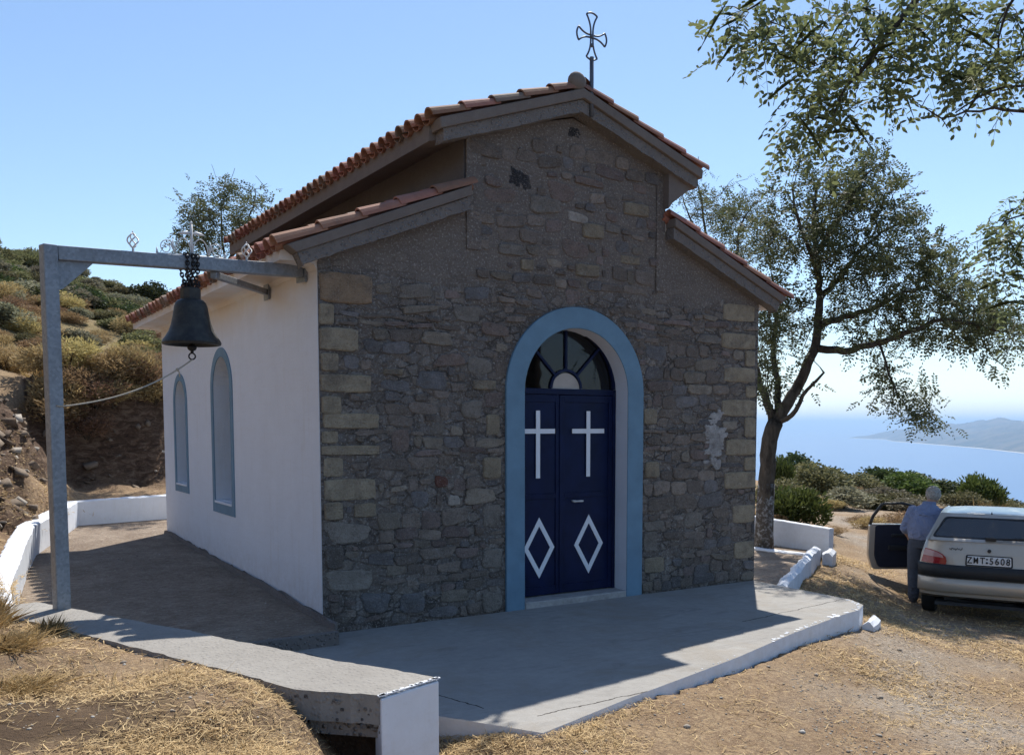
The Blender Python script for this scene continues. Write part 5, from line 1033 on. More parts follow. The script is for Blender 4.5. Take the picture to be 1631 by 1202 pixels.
# hillside on the left
PLACE = ['on the hilltop', 'high on the hill', 'midway up the hill', 'low on the hill', 'above the dark bank']
n_h = 0
def hillspot(px, d): p = dep(px, 600, d); return p.x, p.y
groups = []
for i in range(285):
    f = i / 285; d = 13.5 + 49 * f ** 1.25; px = rn.uniform(-25, 275) if d < 45 else rn.uniform(-30, 320); x, y = hillspot(px, d)
    if d < 16.2 and px > 55: continue
    if (x > -.3 and y < 9.5) or (x > 2 and y < 12): continue
    if rockmask(np.array([x]), np.array([y]))[0] > .35: continue
    r = rn.random()
    if d < 21: k = 'golden' if r < .34 else 'brown' if r < .72 else 'grass' if r < .8 else 'olive'; s = rn.uniform(.5, .95)
    elif d < 30: k = 'golden' if r < .3 else 'brown' if r < .55 else 'grey' if r < .75 else 'olive'; s = rn.uniform(.65, 1.2)
    elif d < 42: k = 'olive' if r < .45 else 'dark' if r < .65 else 'green' if r < .8 else 'grey'; s = rn.uniform(.9, 1.7)
    else: k = 'olive' if r < .45 else 'grey' if r < .75 else 'dark' if r < .87 else 'olive'; s = rn.uniform(.9, 1.6)
    pl = PLACE[0] if d > 50 else PLACE[1] if d > 38 else PLACE[2] if d > 26 else PLACE[3] if d > 17.5 else PLACE[4]
    where = 'left of the bell post' if px < 75 else 'between bell post and bell' if px < 190 else 'near the rear eave'
    shrub(k, x, y, s, s * rn.uniform(.42, .68), f'{DESC[k]} {pl} {where}', f'{DESC[k]}es {pl} {where}' if not k == 'grass' else f'{DESC[k]}s {pl} {where}', rn)
p = dep(243, 440, 52); shrub('dark', p.x, p.y, 2.4, 1.6, 'round dark bush alone on the ridge behind the bell rope beam', None, rn, dz=.1)
for px, d, s in ((8,60,2.6),(40,61,2.2),(62,60,2.4),(82,59,2.0),(110,59,1.6),(22,59,1.8),(125,57,1.5),(180,56,1.5),(160,57,1.3)):
    x, y = hillspot(px, d); shrub('dark' if rn.random() < .4 else 'olive', x, y, s * .8, s * .45, 'low evergreen bush near the top of the hill along the skyline', 'low evergreen bushes along the hill skyline', rn)
for px, d in ((75,16.0),(95,16.2),(120,16.4),(150,16.6),(180,16.8),(215,17.2),(245,17.5),(262,17.8),(232,17.5),(165,16.9),(135,16.3),(200,17.1),(110,16.9),(190,17.6),(85,16.6),(250,18.2)):
    x, y = hillspot(px, d); 
    k = 'brown' if rn.random() < .7 else 'golden'; shrub(k, x, y, rn.uniform(.8, 1.2), rn.uniform(.5, .8), f'{DESC[k]} hanging over the top edge of the shaded bank behind the courtyard', f'{DESC[k]}es over the shaded bank', rn)

# ================================================================== parked car
CARZ = -.655
car = thing('parked_car', 'silver hatchback seen from behind with its driver door open', 'car', (7.926, -1.054, CARZ), math.atan2(.488, .873))
HW = .795
def plan(y): return .17 * (abs(y) / .8) ** 5
def arch_pts(cx, r, n=10): return [(cx - r * math.cos(math.pi * k / n), .26 + r * math.sin(math.pi * k / n)) for k in range(n + 1)]
PROF = [(.06, .30), (.03, .48), (.035, .66), (.055, .80), (.10, .985), (.16, 1.0), (.5, 1.0), (1.2, .99), (2.0, .97), (2.55, .955), (2.75, .93), (3.1, .86), (3.42, .76), (3.60, .64), (3.68, .50), (3.69, .30), (3.6, .22)] + [(3.33, .22)] + [p for p in arch_pts(3.0, .31)[::-1]] + [(2.66, .20), (.96, .20)] + arch_pts(.63, .31)[::-1] + [(.28, .24)]
ys = [-HW, -.79, -.775, -.73, -.66, -.55, -.4, -.2, 0, .2, .4, .55, .66, .73, .775, .79, HW]
b = MB(); V = []; F = []; K = len(PROF)
for y in ys:
    q = abs(y) / .8; e = max(0, (abs(y) - .72) / .075)
    for (x, z) in PROF:
        xx = x + plan(y) * max(0, 1 - x / .9) - plan(y) * 1.4 * max(0, (x - 2.8) / .9) if True else x
        zz = z - (.045 * e ** 2 if z > .9 else 0); tum = 1 - .085 * max(0, (z - .62) / .38) ** 1.5 - .03 * max(0, (.5 - z) / .3)
        V.append((xx, y * tum, zz))
for i in range(len(ys) - 1):
    for k in range(K): F.append((i * K + k, i * K + (k + 1) % K, (i + 1) * K + (k + 1) % K, (i + 1) * K + k))
F += [tuple(range(K)), tuple((len(ys) - 1) * K + k for k in range(K))[::-1]]
b.add(V, F); body = b.build('body', M['silver_paint'], car, auto=38)
fr_ = lambda z: .10 + (z - 1.0) * 1.02
def fback(u, v, q): return (fr_(v) + plan(u) * .9 + q - (.0 if v > 1.0 else 0), u, v)
def dense(P, n=8):
    out = []
    for i in range(len(P)):
        a, c_ = P[i], P[(i + 1) % len(P)]; out += [(a[0] + (c_[0] - a[0]) * k / n, a[1] + (c_[1] - a[1]) * k / n) for k in range(n)]
    return out
def rounded(P, r, n=4):
    out = []; L_ = len(P)
    for i in range(L_):
        p = Vector(P[i]); a = (Vector(P[i - 1]) - p).normalized() * r; c_ = (Vector(P[(i + 1) % L_]) - p).normalized() * r
        for k in range(n + 1):
            t_ = k / n; q = (p + a) * (1 - t_) ** 2 + p * 2 * t_ * (1 - t_) + (p + c_) * t_ ** 2; out.append((q.x, q.y))
    return out
rw = dense(rounded([(-.655, 1.015), (.655, 1.015), (.525, 1.315), (-.525, 1.315)], .05), 3)
plate('tailgate_frame', dense([(-.715, .98), (.715, .98), (.585, 1.365), (-.585, 1.365)], 10), [rw], fback, -.004, .022, M['silver_paint'], body)
plate('rear_window', dense(rounded([(-.662, 1.008), (.662, 1.008), (.532, 1.322), (-.532, 1.322)], .05), 3), [], fback, .006, .011, M['car_glass'], car)
rs2 = dense(rounded([(-.655, 1.015), (.655, 1.015), (.525, 1.315), (-.525, 1.315)], .05), 3); rin = dense(rounded([(-.63, 1.037), (.63, 1.037), (.505, 1.298), (-.505, 1.298)], .05), 3)
plate('window_seal', rs2, [rin], fback, .0005, .0055, M['black_plastic'], body)
b = MB(); V = []; F = []; nx, ny = 12, 10
for i in range(nx + 1):
    for j in range(ny + 1):
        x = .45 + 1.42 * i / nx; y = -.60 + 1.2 * j / ny; q = abs(y) / .6; z = 1.385 - .035 * q ** 3 - .05 * ((x - 1.1) / .75) ** 4 * (1 if x < 1.1 else .6); xx = x + (.05 * q ** 3 if i == 0 else 0); V.append((xx, y, z))
for i in range(nx):
    for j in range(ny): F.append((i * (ny + 1) + j, (i + 1) * (ny + 1) + j, (i + 1) * (ny + 1) + j + 1, i * (ny + 1) + j + 1))
b.add(V, F); rf = b.build('roof', M['silver_paint'], body, smooth=True); so_ = rf.modifiers.new('solid', 'SOLIDIFY'); so_.thickness = .03; so_.offset = -1
b = MB(); b.tube([(.52, .0, 1.35), (.50, 0, 1.375), (.49, 0, 1.40)], [.014, .008, .004], 6); b.build('roof_aerial', M['black_plastic'], car)
for sg, nm in ((1, 'left'), (-1, 'right')):
    fs_ = lambda u, v, q, sg=sg: (u, sg * (.727 - (v - .97) * .37 + q), v)
    so1 = [(.13, .975), (2.62, .955), (2.2, 1.15), (1.83, 1.345), (.52, 1.345), (.30, 1.17)]
    h1 = rounded([(.46, 1.0), (1.18, .995), (1.16, 1.30), (.62, 1.30)], .06); h2 = rounded([(1.27, .995), (2.42, .985), (1.85, 1.30), (1.25, 1.30)], .05)
    plate('window_pillars', so1, [h1, h2], fs_, -.03, .0, M['silver_paint'], body)
    plate('side_window', [(.44, .99), (1.2, .985), (1.18, 1.31), (.6, 1.31)], [], fs_, -.022, -.017, M['car_glass'], car)
    if sg < 0: plate('side_window', [(1.26, .985), (2.45, .975), (1.86, 1.31), (1.24, 1.31)], [], fs_, -.022, -.017, M['car_glass'], car)
b = MB(); b.add([(2.63, -.69, .955), (2.63, .69, .955), (1.85, .57, 1.345), (1.85, -.57, 1.345)], [(0, 1, 2, 3)]); b.build('windscreen', M['car_glass'], car)
b = MB(); b.box((.22, -.66, 1.002), (.75, .66, 1.006)); b.box((.75, -.66, .9), (2.6, .66, 1.003)); b.build('cabin_floor', M['car_inside'], car)
for y in (-.36, .36):
    b = MB(); b.box((1.72, y - .22, .98), (1.84, y + .22, 1.14)); b.box((1.75, y - .13, 1.155), (1.83, y + .13, 1.285)); b.tube([(1.79, y - .05, 1.13), (1.79, y - .05, 1.17)], .008, 5); b.tube([(1.79, y + .05, 1.13), (1.79, y + .05, 1.17)], .008, 5)
    b.build('front_seat', M['seat_fabric'], car, bevel=.035)
b = MB(); b.box((.86, -.60, .98), (.98, .60, 1.06)); b.build('rear_seat', M['seat_fabric'], car, bevel=.03)
for y in (-.34, .34):
    b = MB(); b.box((.87, y - .12, 1.065), (.95, y + .12, 1.17)); b.build('headrest', M['seat_fabric'], car, bevel=.03)
b = MB(); b.tube([(2.16 + .03 * math.cos(a), .36 + .17 * math.sin(a), 1.02 + .16 * math.cos(a)) for a in [2 * math.pi * k / 20 for k in range(20)]], .014, 6, closed=True); b.build('steering_wheel', M['black_plastic'], car)
def rx(y, z):    # rear skin of the body
    for i in range(4):
        if PROF[i][1] <= z <= PROF[i + 1][1]: a, c_ = PROF[i], PROF[i + 1]; x = a[0] + (c_[0] - a[0]) * (z - a[1]) / (c_[1] - a[1]); break
    else: x = .06
    return x + plan(y) * (1 - x / .9)
def wrap(name, poly, d0, d1, mat, parent):
    return plate(name, dense(poly, 4), [], lambda u, v, q: (rx(u, v) + q, u * (1 - .085 * max(0, (v - .62) / .38) ** 1.5), v), d0, d1, mat, parent)
def bumper(name, z0, z1, out, mat):
    path = []
    for k in range(33):
        y = -HW - .004 + (2 * HW + .008) * k / 32; path.append((plan(y) + .03 - out, y))
    path = [(.36, -HW - .012)] + path + [(.36, HW + .012)]; V = []; F = []
    for i, (x, y) in enumerate(path):
        sc = 1 if 0 < i < len(path) - 1 else 1
        for dx, z in ((.12, z0), (.012, z0), (-.012, z0 + .02), (-.018, (z0 + z1) / 2), (-.010, z1 - .012), (.004, z1), (.12, z1)): V.append((x + dx, y * (1 + (.006 if 0 < i < len(path) - 1 else 0)), z))
    for i in range(len(path) - 1):
        for k in range(6): F.append((i * 7 + k, (i + 1) * 7 + k, (i + 1) * 7 + k + 1, i * 7 + k + 1))
    b = MB(); b.add(V, F); return b.build(name, mat, car, auto=50)
bumper('bumper_strip', .53, .69, .03, M['black_plastic']); bumper('bumper', .345, .528, .012, M['silver_paint'])
for sg in (1, -1):
    tl = wrap('tail_light', [(sg * y, z) for y, z in ((.775, .698), (.48, .692), (.475, .735), (.49, .778), (.53, .812), (.60, .842), (.70, .864), (.76, .868))], -.016, .004, M['lamp_red'], car)
    wrap('lamp_lens', [(sg * y, z) for y, z in ((.77, .787), (.515, .770), (.535, .804), (.60, .833), (.70, .854), (.755, .858))], -.021, -.0165, M['lamp_pale'], tl)
wrap('plate_recess', rounded([(-.40, .685), (.40, .685), (.41, .84), (-.41, .84)], .05), -.004, .003, M['silver_paint'], body)
lp = wrap('licence_plate', rounded([(-.262, .694), (.262, .694), (.262, .826), (-.262, .826)], .02), -.014, -.0045, M['plate_black'], car)
wrap('plate_face', rounded([(-.245, .710), (.245, .710), (.245, .814), (-.245, .814)], .015), -.018, -.0145, M['plate_white'], lp)
def text(s_, size, mat, parent, name, loc, sx=1.0):
    cu = bpy.data.curves.new(name, 'FONT'); cu.body = s_; cu.size = size; cu.extrude = .0012; cu.align_x = 'CENTER'; cu.align_y = 'CENTER'; cu.offset = .0016; cu.space_character = 1.14
    o = bpy.data.objects.new(name + '_curve', cu); COL.objects.link(o); bpy.context.view_layer.update(); me = bpy.data.meshes.new_from_object(o.evaluated_get(bpy.context.evaluated_depsgraph_get())); bpy.data.objects.remove(o)
    me.transform(Matrix.Translation(loc) @ Matrix(((0, 0, -1, 0), (-1, 0, 0, 0), (0, 1, 0, 0), (0, 0, 0, 1))) @ Matrix.Diagonal((sx, 1, 1, 1))); me.materials.clear(); return link(name, me, mat, parent)
for ch_t, yy in (('Z', .212), ('M', .142), ('T', .070), ('5', -.028), ('6', -.088), ('0', -.148), ('8', -.208)): text(ch_t, .112, M['plate_black'], lp, 'plate_text', Vector((.0185, yy, .762)), (.68 if ch_t == 'M' else .84))
b = MB(); b.tube([(.016, .021, .785), (.0225, .021, .785)], .010, 10); b.tube([(.016, .021, .742), (.0225, .021, .742)], .013, 10); b.build('plate_seal', M['chain_black'], lp)
b = MB(); b.tube([(.05, 0, .885), (.03, 0, .885)], .022, 12); b.build('tailgate_lock', M['black_plastic'], body)
b = MB(); pts = [(rx(.44, .885) - .006 + 0, .445 - .0105 * k * 1.0, .885 + (.012 * math.sin(k * 2.4) + .006 * math.sin(k * 5.1))) for k in range(15)]
b.tube([(rx(p[1], p[2]) - .004, p[1], p[2]) for p in pts], .0042, 5); b.build('badge', M['black_plastic'], body)
b = MB(); b.box((.075, -.07, 1.005), (.14, .05, 1.05)); b.tube([(.085, -.02, 1.035), (.10, -.30, 1.05), (.155, -.58, 1.075)], [.014, .011, .006], 6); b.tube([(.088, -.14, 1.022), (.12, -.36, 1.04), (.18, -.62, 1.06)], .008, 6); b.build('rear_wiper', M['black_plastic'], car, bevel=.006)
for wx, wy in ((.63, .69), (.63, -.69), (3.0, .69), (3.0, -.69)):
    Mx = Matrix.Translation((wx, wy, .275)) @ Matrix.Rotation(math.pi / 2, 4, 'X'); b = MB(); b.lathe([(.17, -.075), (.245, -.085), (.268, -.075), (.277, -.05), (.278, 0), (.277, .05), (.268, .075), (.245, .085), (.17, .075)], 36); b.v = [tuple(Mx @ Vector(v)) for v in b.v]; wh = b.build('wheel', M['tyre_rubber'], car, auto=35)
    b = MB(); b.lathe([(.02, -.04), (.168, -.05), (.172, 0), (.172, .06), (.15, .045), (.06, .058), (.02, .062)], 28); b.v = [tuple(Mx @ Vector(v)) for v in b.v]
    if wy > 0: b.v = [(v[0], 2 * wy - v[1], v[2]) for v in b.v]
    b.build('rim', M['rim_metal'], wh, auto=35)
b = MB(); b.box((.2, -.6, .16), (3.3, .6, .20)); b.tube([(.05, -.42, .24), (.7, -.42, .22)], .028, 8); b.tube([(.30, .5, .23), (.36, .2, .19), (.34, -.3, .20)], .018, 6); b.build('underbody', M['car_inside'], car)
def squash(ob):
    for c_ in ob.children:
        if c_.type == 'MESH':
            for v in c_.data.vertices:
                if v.co.z > 1.0: v.co.z = 1 + (v.co.z - 1) * .80
        squash(c_)
b = MB(); b.box((1.22, HW - .06, .30), (2.33, HW + .006, .955)); b.build('door_opening', M['car_inside'], body)
# open driver door, turned about its hinge
DM = Matrix.Translation((2.34, HW - .0, 0)) @ Matrix.Rotation(R_(-63), 4, 'Z')
fd = lambda u, v, q: DM @ Vector((u * .87, q, v))
dpoly = rounded([(-.01, .30), (-1.04, .30), (-1.115, .50), (-1.10, .965), (-.01, .955)], .05)
dr_ = plate('door', dpoly, [], fd, -.045, .03, M['silver_paint'], car)
plate('door_trim', rounded([(-.03, .33), (-.95, .33), (-1.02, .50), (-1.01, .95), (-.03, .945)], .05), [], fd, -.068, -.046, M['car_trim'], dr_)
b = MB(); fpts = [(-1.085, .955), (-1.055, 1.10), (-.945, 1.315), (-.90, 1.335), (-.62, 1.34), (-.45, 1.30), (-.02, .985)]
b.tube([fd(u, v, -.01 - (v - .96) * .33) for u, v in fpts], .024, 6); b.build('window_frame', M['black_plastic'], dr_, smooth=True)
b = MB(); b.bar(fd(-.75, .80, -.075), fd(-.45, .80, -.075), .03, .05); b.bar(fd(-.80, .62, -.085), fd(-.25, .62, -.085), .05, .07); b.build('armrest', M['black_plastic'], dr_, bevel=.01)
b = MB(); b.bar(fd(-.98, .74, .035), fd(-.80, .74, .035), .02, .035); b.build('door_handle', M['black_plastic'], dr_, bevel=.004)
b = MB(); b.box((-.16, .02, .99), (-.05, .18, 1.10), DM); b.build('wing_mirror', M['black_plastic'], dr_, bevel=.02)

squash(car)
# ================================================================== standing man
PX, PY = 8.57, .31; PZ = hz(PX, PY)
man = thing('person', 'grey haired man in blue shirt and grey trousers standing at the open car door', 'person', (PX, PY, PZ), math.atan2(.50, .86) - math.pi / 2); man.scale = (1.0, 1.0, .95); man.rotation_euler[0] = R_(-5); man.rotation_euler[1] = R_(3)
def cone_chain(mb, pts, rad, n=16):
    mb.tube(pts, rad, n)
    for p, r in zip(pts, rad): mb.ball(p, r * .995, n)
def loft(mb, el, n=24):
    V = []; F = []
    for (cx, cy, cz_, a, b_) in el:
        for k in range(n):
            t_ = 2 * math.pi * k / n; V.append((cx + a * math.cos(t_), cy + b_ * math.sin(t_), cz_))
    for i in range(len(el) - 1):
        for k in range(n): F.append((i * n + k, i * n + (k + 1) % n, (i + 1) * n + (k + 1) % n, (i + 1) * n + k))
    F += [tuple(range(n - 1, -1, -1)), tuple((len(el) - 1) * n + k for k in range(n))]; mb.add(V, F)
def remesh(mb, name, mat, parent, vox=.011, it=4):
    o = mb.build(name, mat, None); r = o.modifiers.new('r', 'REMESH'); r.mode = 'VOXEL'; r.voxel_size = vox; s_ = o.modifiers.new('s', 'SMOOTH'); s_.iterations = it; s_.factor = .5
    bpy.context.view_layer.update(); me = bpy.data.meshes.new_from_object(o.evaluated_get(bpy.context.evaluated_depsgraph_get())); bpy.data.objects.remove(o); me.name = name
    return link(name, me, mat if not me.materials else None, parent, smooth=True)
SHL, SHR = Vector((-.19, .06, 1.335)), Vector((.19, .10, 1.325)); ELL, WRL = Vector((-.275, .04, 1.06)), Vector((-.22, .25, .93)); ELR, WRR = Vector((.32, .27, 1.13)), Vector((.44, .49, 1.10))
HPL, HPR = Vector((-.10, .0, .86)), Vector((.10, .02, .86)); KNL, KNR = Vector((-.105, .04, .48)), Vector((.12, .10, .47)); ANL, ANR = Vector((-.075, -.02, .09)), Vector((.13, .04, .09)); HD = Vector((.04, .20, 1.56))
b = MB()
loft(b, [(0, 0, .82, .165, .12), (0, .0, .92, .18, .135), (0, .02, 1.05, .175, .135), (0, .05, 1.18, .185, .135), (0, .075, 1.30, .195, .12), (0, .09, 1.38, .17, .095), (.0, .105, 1.42, .10, .075)])
cone_chain(b, [Vector((0, .10, 1.38)), Vector((.02, .15, 1.47)), Vector((.03, .18, 1.53))], [.07, .058, .055]); b.ball(HD + Vector((0, -.008, .012)), .105, 20, (.80, .98, 1.08)); b.ball(HD + Vector((.008, .045, -.05)), .068, 16, (.85, .9, 1.05))
b.ball(HD + Vector((.012, .098, -.02)), .02, 10, (.8, 1.1, 1.4)); b.ball(HD + Vector((.012, .075, -.085)), .032, 10)                       # nose, chin
for sx in (-1, 1): b.ball(HD + Vector((sx * .080, -.002, -.015)), .026, 10, (.35, .75, 1.2))                                     # ears
for a, e, w_ in ((SHL, ELL, WRL), (SHR, ELR, WRR)): cone_chain(b, [a, a.lerp(e, .5), e], [.058, .052, .042]); cone_chain(b, [e, e.lerp(w_, .4), w_], [.042, .043, .029])
for w_, d, sx in ((WRL, (WRL - ELL).normalized(), 1), (WRR, (WRR - ELR).normalized(), -1)):
    sd = d.cross(Vector((0, 0, 1))).normalized(); up = sd.cross(d); pal = w_ + d * .055; b.tube([w_, w_ + d * .03, w_ + d * .09], [.028, .036, .034], 12); b.ball(pal, .038, 12, (1, 1, .75))
    for k, (o_, ln) in enumerate(((-.028, .068), (-.0095, .078), (.0095, .072), (.028, .056))): q0 = w_ + d * .085 + sd * o_; q1 = q0 + d * ln * .55 - up * .010; q2 = q1 + d * ln * .35 - up * .026; cone_chain(b, [q0, q1, q2], [.0105, .0098, .0088], 8)
    q0 = w_ + d * .03 + sd * sx * .034; cone_chain(b, [q0, q0 + d * .03 + sd * sx * .022 - up * .01, q0 + d * .06 + sd * sx * .020 - up * .028], [.0125, .0115, .010], 8)
for h_, k_, a in ((HPL, KNL, ANL), (HPR, KNR, ANR)):
    cone_chain(b, [h_, h_.lerp(k_, .5), k_], [.095, .08, .058]); cone_chain(b, [k_, k_.lerp(a, .35), a], [.057, .058, .040]); cone_chain(b, [a, a + Vector((0, .06, -.03)), a + Vector((0, .15, -.055))], [.04, .04, .03])
bodyp = remesh(b, 'body', M['skin'], man, .0085, 3)
b = MB()
loft(b, [(0, .0, .915, .205, .165), (0, -.005, .95, .222, .178), (0, .0, 1.02, .232, .185), (0, .015, 1.12, .232, .185), (0, .035, 1.22, .230, .172), (0, .06, 1.31, .215, .145), (0, .08, 1.375, .165, .115), (.005, .105, 1.43, .095, .085)])
loft(b, [(.005, .11, 1.43, .082, .078), (.012, .122, 1.475, .075, .072)])
for a, e, cut, rr2 in ((SHL, ELL, 1.0, .058), (SHR, ELR, 1.0, .056)): cone_chain(b, [a + Vector((0, -.005, -.005)), a.lerp(e, .5), e], [.076, .072, .064])
cone_chain(b, [ELR, ELR.lerp(WRR, .55)], [.062, .05]); cone_chain(b, [ELL, ELL.lerp(WRL, .25)], [.062, .058])
b.tube([(.005 + .078 * math.cos(a), .113 + .074 * math.sin(a), 1.455 + .014 * math.sin(a)) for a in [2 * math.pi * k / 18 for k in range(18)]], .016, 6, closed=True)
rr = random.Random(2)
for k in range(9):     # folds across the back
    x0 = rr.uniform(-.2, .05); z0_ = rr.uniform(.98, 1.32); x1 = x0 + rr.uniform(.08, .2); z1_ = z0_ + rr.uniform(-.10, .07); f = lambda x, z: Vector((x, .01 + (z - 1.0) * .15 - .18 * math.sqrt(max(.05, 1 - (x / .235) ** 2)) + .008, z)); b.tube([f(x0, z0_), f((x0 + x1) / 2, (z0_ + z1_) / 2 - .01), f(x1, z1_)], [.006, .014, .006], 8)
remesh(b, 'shirt', M['shirt_blue'], man, .0095, 5)
b = MB(); loft(b, [(0, .0, .79, .175, .14), (0, .0, .86, .198, .155), (0, .0, .93, .204, .16), (0, .0, .985, .198, .155)])
for h_, k_, a in ((HPL, KNL, ANL), (HPR, KNR, ANR)):
    cone_chain(b, [h_, h_.lerp(k_, .5), k_], [.115, .105, .088]); cone_chain(b, [k_, k_.lerp(a, .5), a + Vector((0, 0, .0))], [.087, .08, .07])
    for k in range(4): q = k_.lerp(a, .15 + .24 * k); b.tube([q + Vector((-.07, -.045, .01)), q + Vector((0, -.078, -.012)), q + Vector((.07, -.04, .012))], [.008, .014, .008], 8)
tro = remesh(b, 'trousers', M['trousers_grey'], man, .0095, 4)
b = MB(); b.bar((.075, -.158, .885), (.155, -.137, .885), .02, .012); b.build('pocket_flap', M['shoe_dark'], tro, bevel=.003)
for a in (ANL, ANR):
    b = MB(); loft(b, [(a.x, a.y + .055, .0, .046, .135), (a.x, a.y + .055, .03, .05, .14), (a.x, a.y + .045, .06, .046, .12), (a.x, a.y + .0, .10, .04, .06)]); remesh(b, 'shoe', M['shoe_dark'], man, .009, 2)
b = MB(); b.ball(HD + Vector((0, -.022, .022)), .112, 20, (.84, .95, 1.05))
for k in range(150):
    th = rr.uniform(0, 6.28); ph = rr.uniform(-.45, 1.4); d = Vector((math.cos(th) * math.cos(ph) * .84, math.sin(th) * math.cos(ph) * .95, math.sin(ph) * 1.05))
    if d.y > .45 and d.z < .6: continue
    b.ball(HD + Vector((0, -.022, .022)) + d * .108, rr.uniform(.010, .022), 6)
hair = remesh(b, 'hair', M['grey_hair'], man, .008, 1)
bm = bmesh.new(); bm.from_mesh(hair.data); cut_ = [v for v in bm.verts if (v.co.y - HD.y > .035 and v.co.z - HD.z < .065) or v.co.z - HD.z < -.058 or (abs(v.co.x - HD.x) > .07 and v.co.z - HD.z < -.01 and v.co.y - HD.y > -.045)]; bmesh.ops.delete(bm, geom=cut_, context='VERTS'); bm.to_mesh(hair.data); bm.free()
for sx in (-1, 1): b = MB(); b.ball(HD + Vector((.01 + sx * .03, .088, .012)), .011, 8); b.build('eye', M['plate_white'], man, smooth=True)

# ================================================================== ground litter
def scatter(n, poly_px, rng, dens=None):
    """points on the ground, denser close to the camera"""
    pass
def straw_mesh(n, seed):
    rng = np.random.default_rng(seed); X = []; Y = []
    while sum(len(a) for a in X) < n:
        r = 2.6 + 13 * rng.random(n * 2) ** 1.7; a = rng.uniform(-.42, 1.15, n * 2); x = CP.x + r * np.sin(a); y = CP.y + r * np.cos(a)
        ok = ~(inside(SLAB, x, y) | inside(COURT, x, y) | inside(RCOURT, x, y)); ok &= ~((x > -.05) & (x < 5.1) & (y > -.02)); par = inside(PIN + POUT, x, y); ok &= ~par
        ok &= rng.random(len(x)) < np.clip(.36 + fbm(x, y, 1.1, 4, 61) * 3.0, .03, 1); ok &= rng.random(len(x)) > .6 * np.clip(1.1 - np.min([seg(x, y, tr_[i], tr_[i + 1]) for i in range(4)], 0) / 1.1, 0, 1)
        ok &= rng.random(len(x)) > .45 * soil(x, y); X.append(x[ok]); Y.append(y[ok])
    x = np.concatenate(X)[:n]; y = np.concatenate(Y)[:n]; z = height(x, y); n = len(x); r = np.hypot(x - CP.x, y - CP.y)
    a = rng.uniform(0, 6.28, n); tilt = np.abs(rng.normal(0, .22, n)); up = rng.random(n) < .05; tilt[up] = rng.uniform(.6, 1.4, up.sum()); d = np.stack([np.cos(a) * np.cos(tilt), np.sin(a) * np.cos(tilt), np.sin(tilt)], 1)
    ln = rng.uniform(.02, .085, n) * (1 + 1.1 * (rng.random(n) < .06)); ln[up] *= 1.6; wd = rng.uniform(.0009, .0023, n) * np.clip(r / 4.5, 1, 2.6); s = np.cross(d, np.array([0, 0, 1.0])); s /= np.linalg.norm(s, axis=1, keepdims=True) + 1e-9; s = s + np.array([0, 0, 1]) * rng.uniform(-.5, .5, (n, 1))
    c = np.stack([x, y, z + .004 + rng.random(n) * .012], 1); bend = rng.normal(size=(n, 3)) * np.array([1, 1, .3]) * (ln * .22)[:, None]; p0 = c - d * (ln * .5)[:, None]; p0[:, 2] = np.maximum(p0[:, 2], z - .004); p1 = c + bend; p2 = c + d * (ln * .5)[:, None]; sw = s * wd[:, None]
    V = np.stack([p0 - sw, p0 + sw, p1 + sw, p2 + sw * .3, p2 - sw * .3, p1 - sw], 1).reshape(-1, 3); i = np.arange(n)[:, None] * 6; F = np.concatenate([i + np.array([0, 1, 2, 5]), i + np.array([5, 2, 3, 4])]); T = np.repeat(rng.random(n) ** 1.1, 6); return npmesh('straw', V, F, np.stack([T, T, T], 1))
tag(link('dry_grass_litter', straw_mesh(165000, 5), M['straw']), kind='stuff')
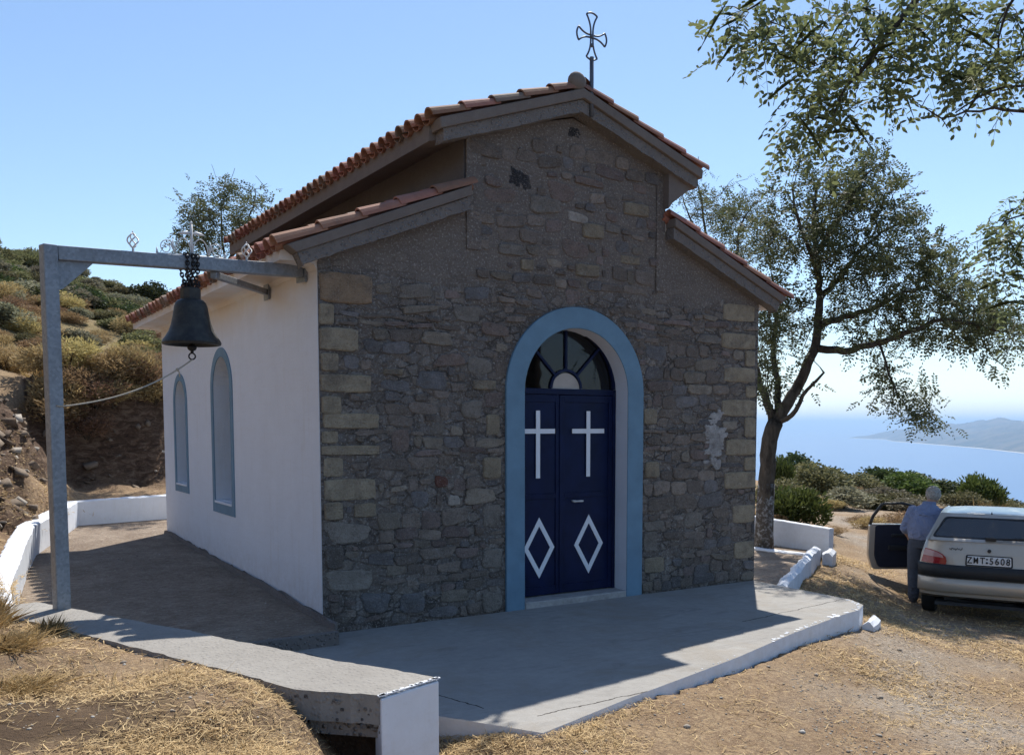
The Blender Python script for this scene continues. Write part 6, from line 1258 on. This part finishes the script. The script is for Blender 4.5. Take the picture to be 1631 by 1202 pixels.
def pebbles(n, seed):
    rng = np.random.default_rng(seed); base = []
    for k in range(6):
        v = np.array([(1,0,0),(-1,0,0),(0,1,0),(0,-1,0),(0,0,1),(0,0,-1),(.6,.6,.5),(-.6,.6,.45),(.6,-.6,.5),(-.6,-.6,.5),(.6,.6,-.4),(-.6,.6,-.5),(.6,-.6,-.5),(-.6,-.6,-.4)], float) * rng.uniform(.7, 1.15, (14, 1)); bm = bmesh.new(); [bm.verts.new(q) for q in v]; bmesh.ops.convex_hull(bm, input=bm.verts); bmesh.ops.triangulate(bm, faces=bm.faces); bm.verts.ensure_lookup_table(); bm.verts.index_update(); base.append((np.array([tuple(q.co) for q in bm.verts]), np.array([[q.index for q in f.verts] for f in bm.faces]))); bm.free()
    r = 2.7 + 13 * rng.random(n * 6) ** 1.7; a = rng.uniform(-.4, 1.12, n * 6); x = CP.x + r * np.sin(a); y = CP.y + r * np.cos(a); ic = inside(COURT, x, y)
    ok = ~(inside(SLAB, x, y) | inside(RCOURT, x, y) | inside(PIN + POUT, x, y) | ((x > -.05) & (x < 5.1) & (y > -.02))) & ~(ic & (rng.random(n * 6) < .35)); dt_ = np.min([seg(x, y, tr_[i], tr_[i + 1]) for i in range(5)], 0); ok &= rng.random(n * 6) < np.where(dt_ < 1.25, 1.0, .22) * np.clip(.5 + fbm(x, y, 1.4, 3, 81) * 2.5, .15, 1)
    x, y, ic = x[ok][:n], y[ok][:n], ic[ok][:n]; z = np.where(ic, .105 + .024 * np.maximum(0, y), height(x, y)); V = []; F = []; C_ = []; o = 0
    for k in range(len(x)):
        s = .0035 + .009 * rng.random() ** 2.5 + (.022 * rng.random() if rng.random() < .025 else 0); v, f = base[rng.integers(0, 6)]; th = rng.uniform(0, 6.28); R3 = np.array([[math.cos(th), -math.sin(th), 0], [math.sin(th), math.cos(th), 0], [0, 0, 1]])
        V.append((v * s * np.array([1, rng.uniform(.6, 1), rng.uniform(.35, .7)])) @ R3.T + np.array([x[k], y[k], z[k] + s * .15])); F.append(f + o); o += len(v); t_ = rng.random(); c_ = np.array([.36, .31, .25]) if t_ < .5 else np.array([.26, .215, .17]) if t_ < .75 else np.array([.46, .43, .38]) if t_ < .95 else np.array([.14, .12, .11]); C_.append(np.tile(c_, (len(v), 1)))
    return npmesh('gravel', np.concatenate(V), np.concatenate(F), np.concatenate(C_))
t = NT('pebble'); M['pebble'] = t.done(t.bsdf(t.mix(1.0, t.attr(), t.ramp(t.noise(60, 3), [(.3, .75), (.7, 1.1)]), 'MULTIPLY'), .9, spec=.2))
tag(link('gravel', pebbles(15000, 3), M['pebble']), kind='stuff')
# tufts by the parapet foot
for x, y, wd, ht, lb in ((-2.42, -.30, .22, .22, 'dry tuft beside the left end of the parapet'), (-2.5, -.9, .3, .16, 'low dry tuft at the left edge in front of the bell post'), (-2.12, -1.05, .16, .13, 'small dry tuft against the front edge of the parapet'), (-2.42, -1.55, .4, .10, 'flat yellow tuft on the foreground mound'), (-2.40, -2.35, .34, .06, 'pale flattened tuft at the lower left of the foreground')):
    shrub('grass', x, y, wd, ht, lb, None, rn, dz=-.01)
# slabs of broken rock on the cut bank
rng = np.random.default_rng(8); V = []; F = []; C_ = []; o = 0; k = 0
while k < 330:
    if rng.random() < .78: x, y = rng.uniform(-2.7, -1.3), rng.uniform(4.6, 9.6)
    else: x, y = rng.uniform(-1.3, 2.2), rng.uniform(10.0, 11.6)
    if rockmask(np.array([x]), np.array([y]))[0] < .25 or inside([(-.8 + (p[0] + .8) * 1.12, 4 + (p[1] - 4) * 1.07) for p in COURT], np.array([x]), np.array([y]))[0]: continue
    z = hz(x, y); sz = .03 + .09 * rng.random() ** 2.2; v = np.array([(a, b_, c_) for a in (-1, 1) for b_ in (-1, 1) for c_ in (-1, 1)], float) * rng.uniform(.6, 1.1, (8, 3)) * sz * np.array([1, rng.uniform(.5, .9), rng.uniform(.18, .4)])
    R3 = np.array(Matrix.Rotation(rng.uniform(0, 6.28), 3, 'Z') @ Matrix.Rotation(rng.normal(.5, .35), 3, 'X') @ Matrix.Rotation(rng.normal(0, .4), 3, 'Y')); V.append(v @ R3.T + np.array([x, y, z + sz * .12])); F.append(np.array([(0, 1, 3, 2), (4, 6, 7, 5), (0, 4, 5, 1), (2, 3, 7, 6), (0, 2, 6, 4), (1, 5, 7, 3)]) + o); o += 8
    t_ = rng.random(); c_ = np.array([.21, .165, .125]) if t_ < .45 else np.array([.12, .085, .06]) if t_ < .85 else np.array([.38, .34, .29]); C_.append(np.tile(c_ * rng.uniform(.75, 1.1), (8, 1))); k += 1
tag(link('rock_rubble', npmesh('rock_rubble', np.concatenate(V), np.concatenate(F), np.concatenate(C_)), M['pebble']), kind='stuff')
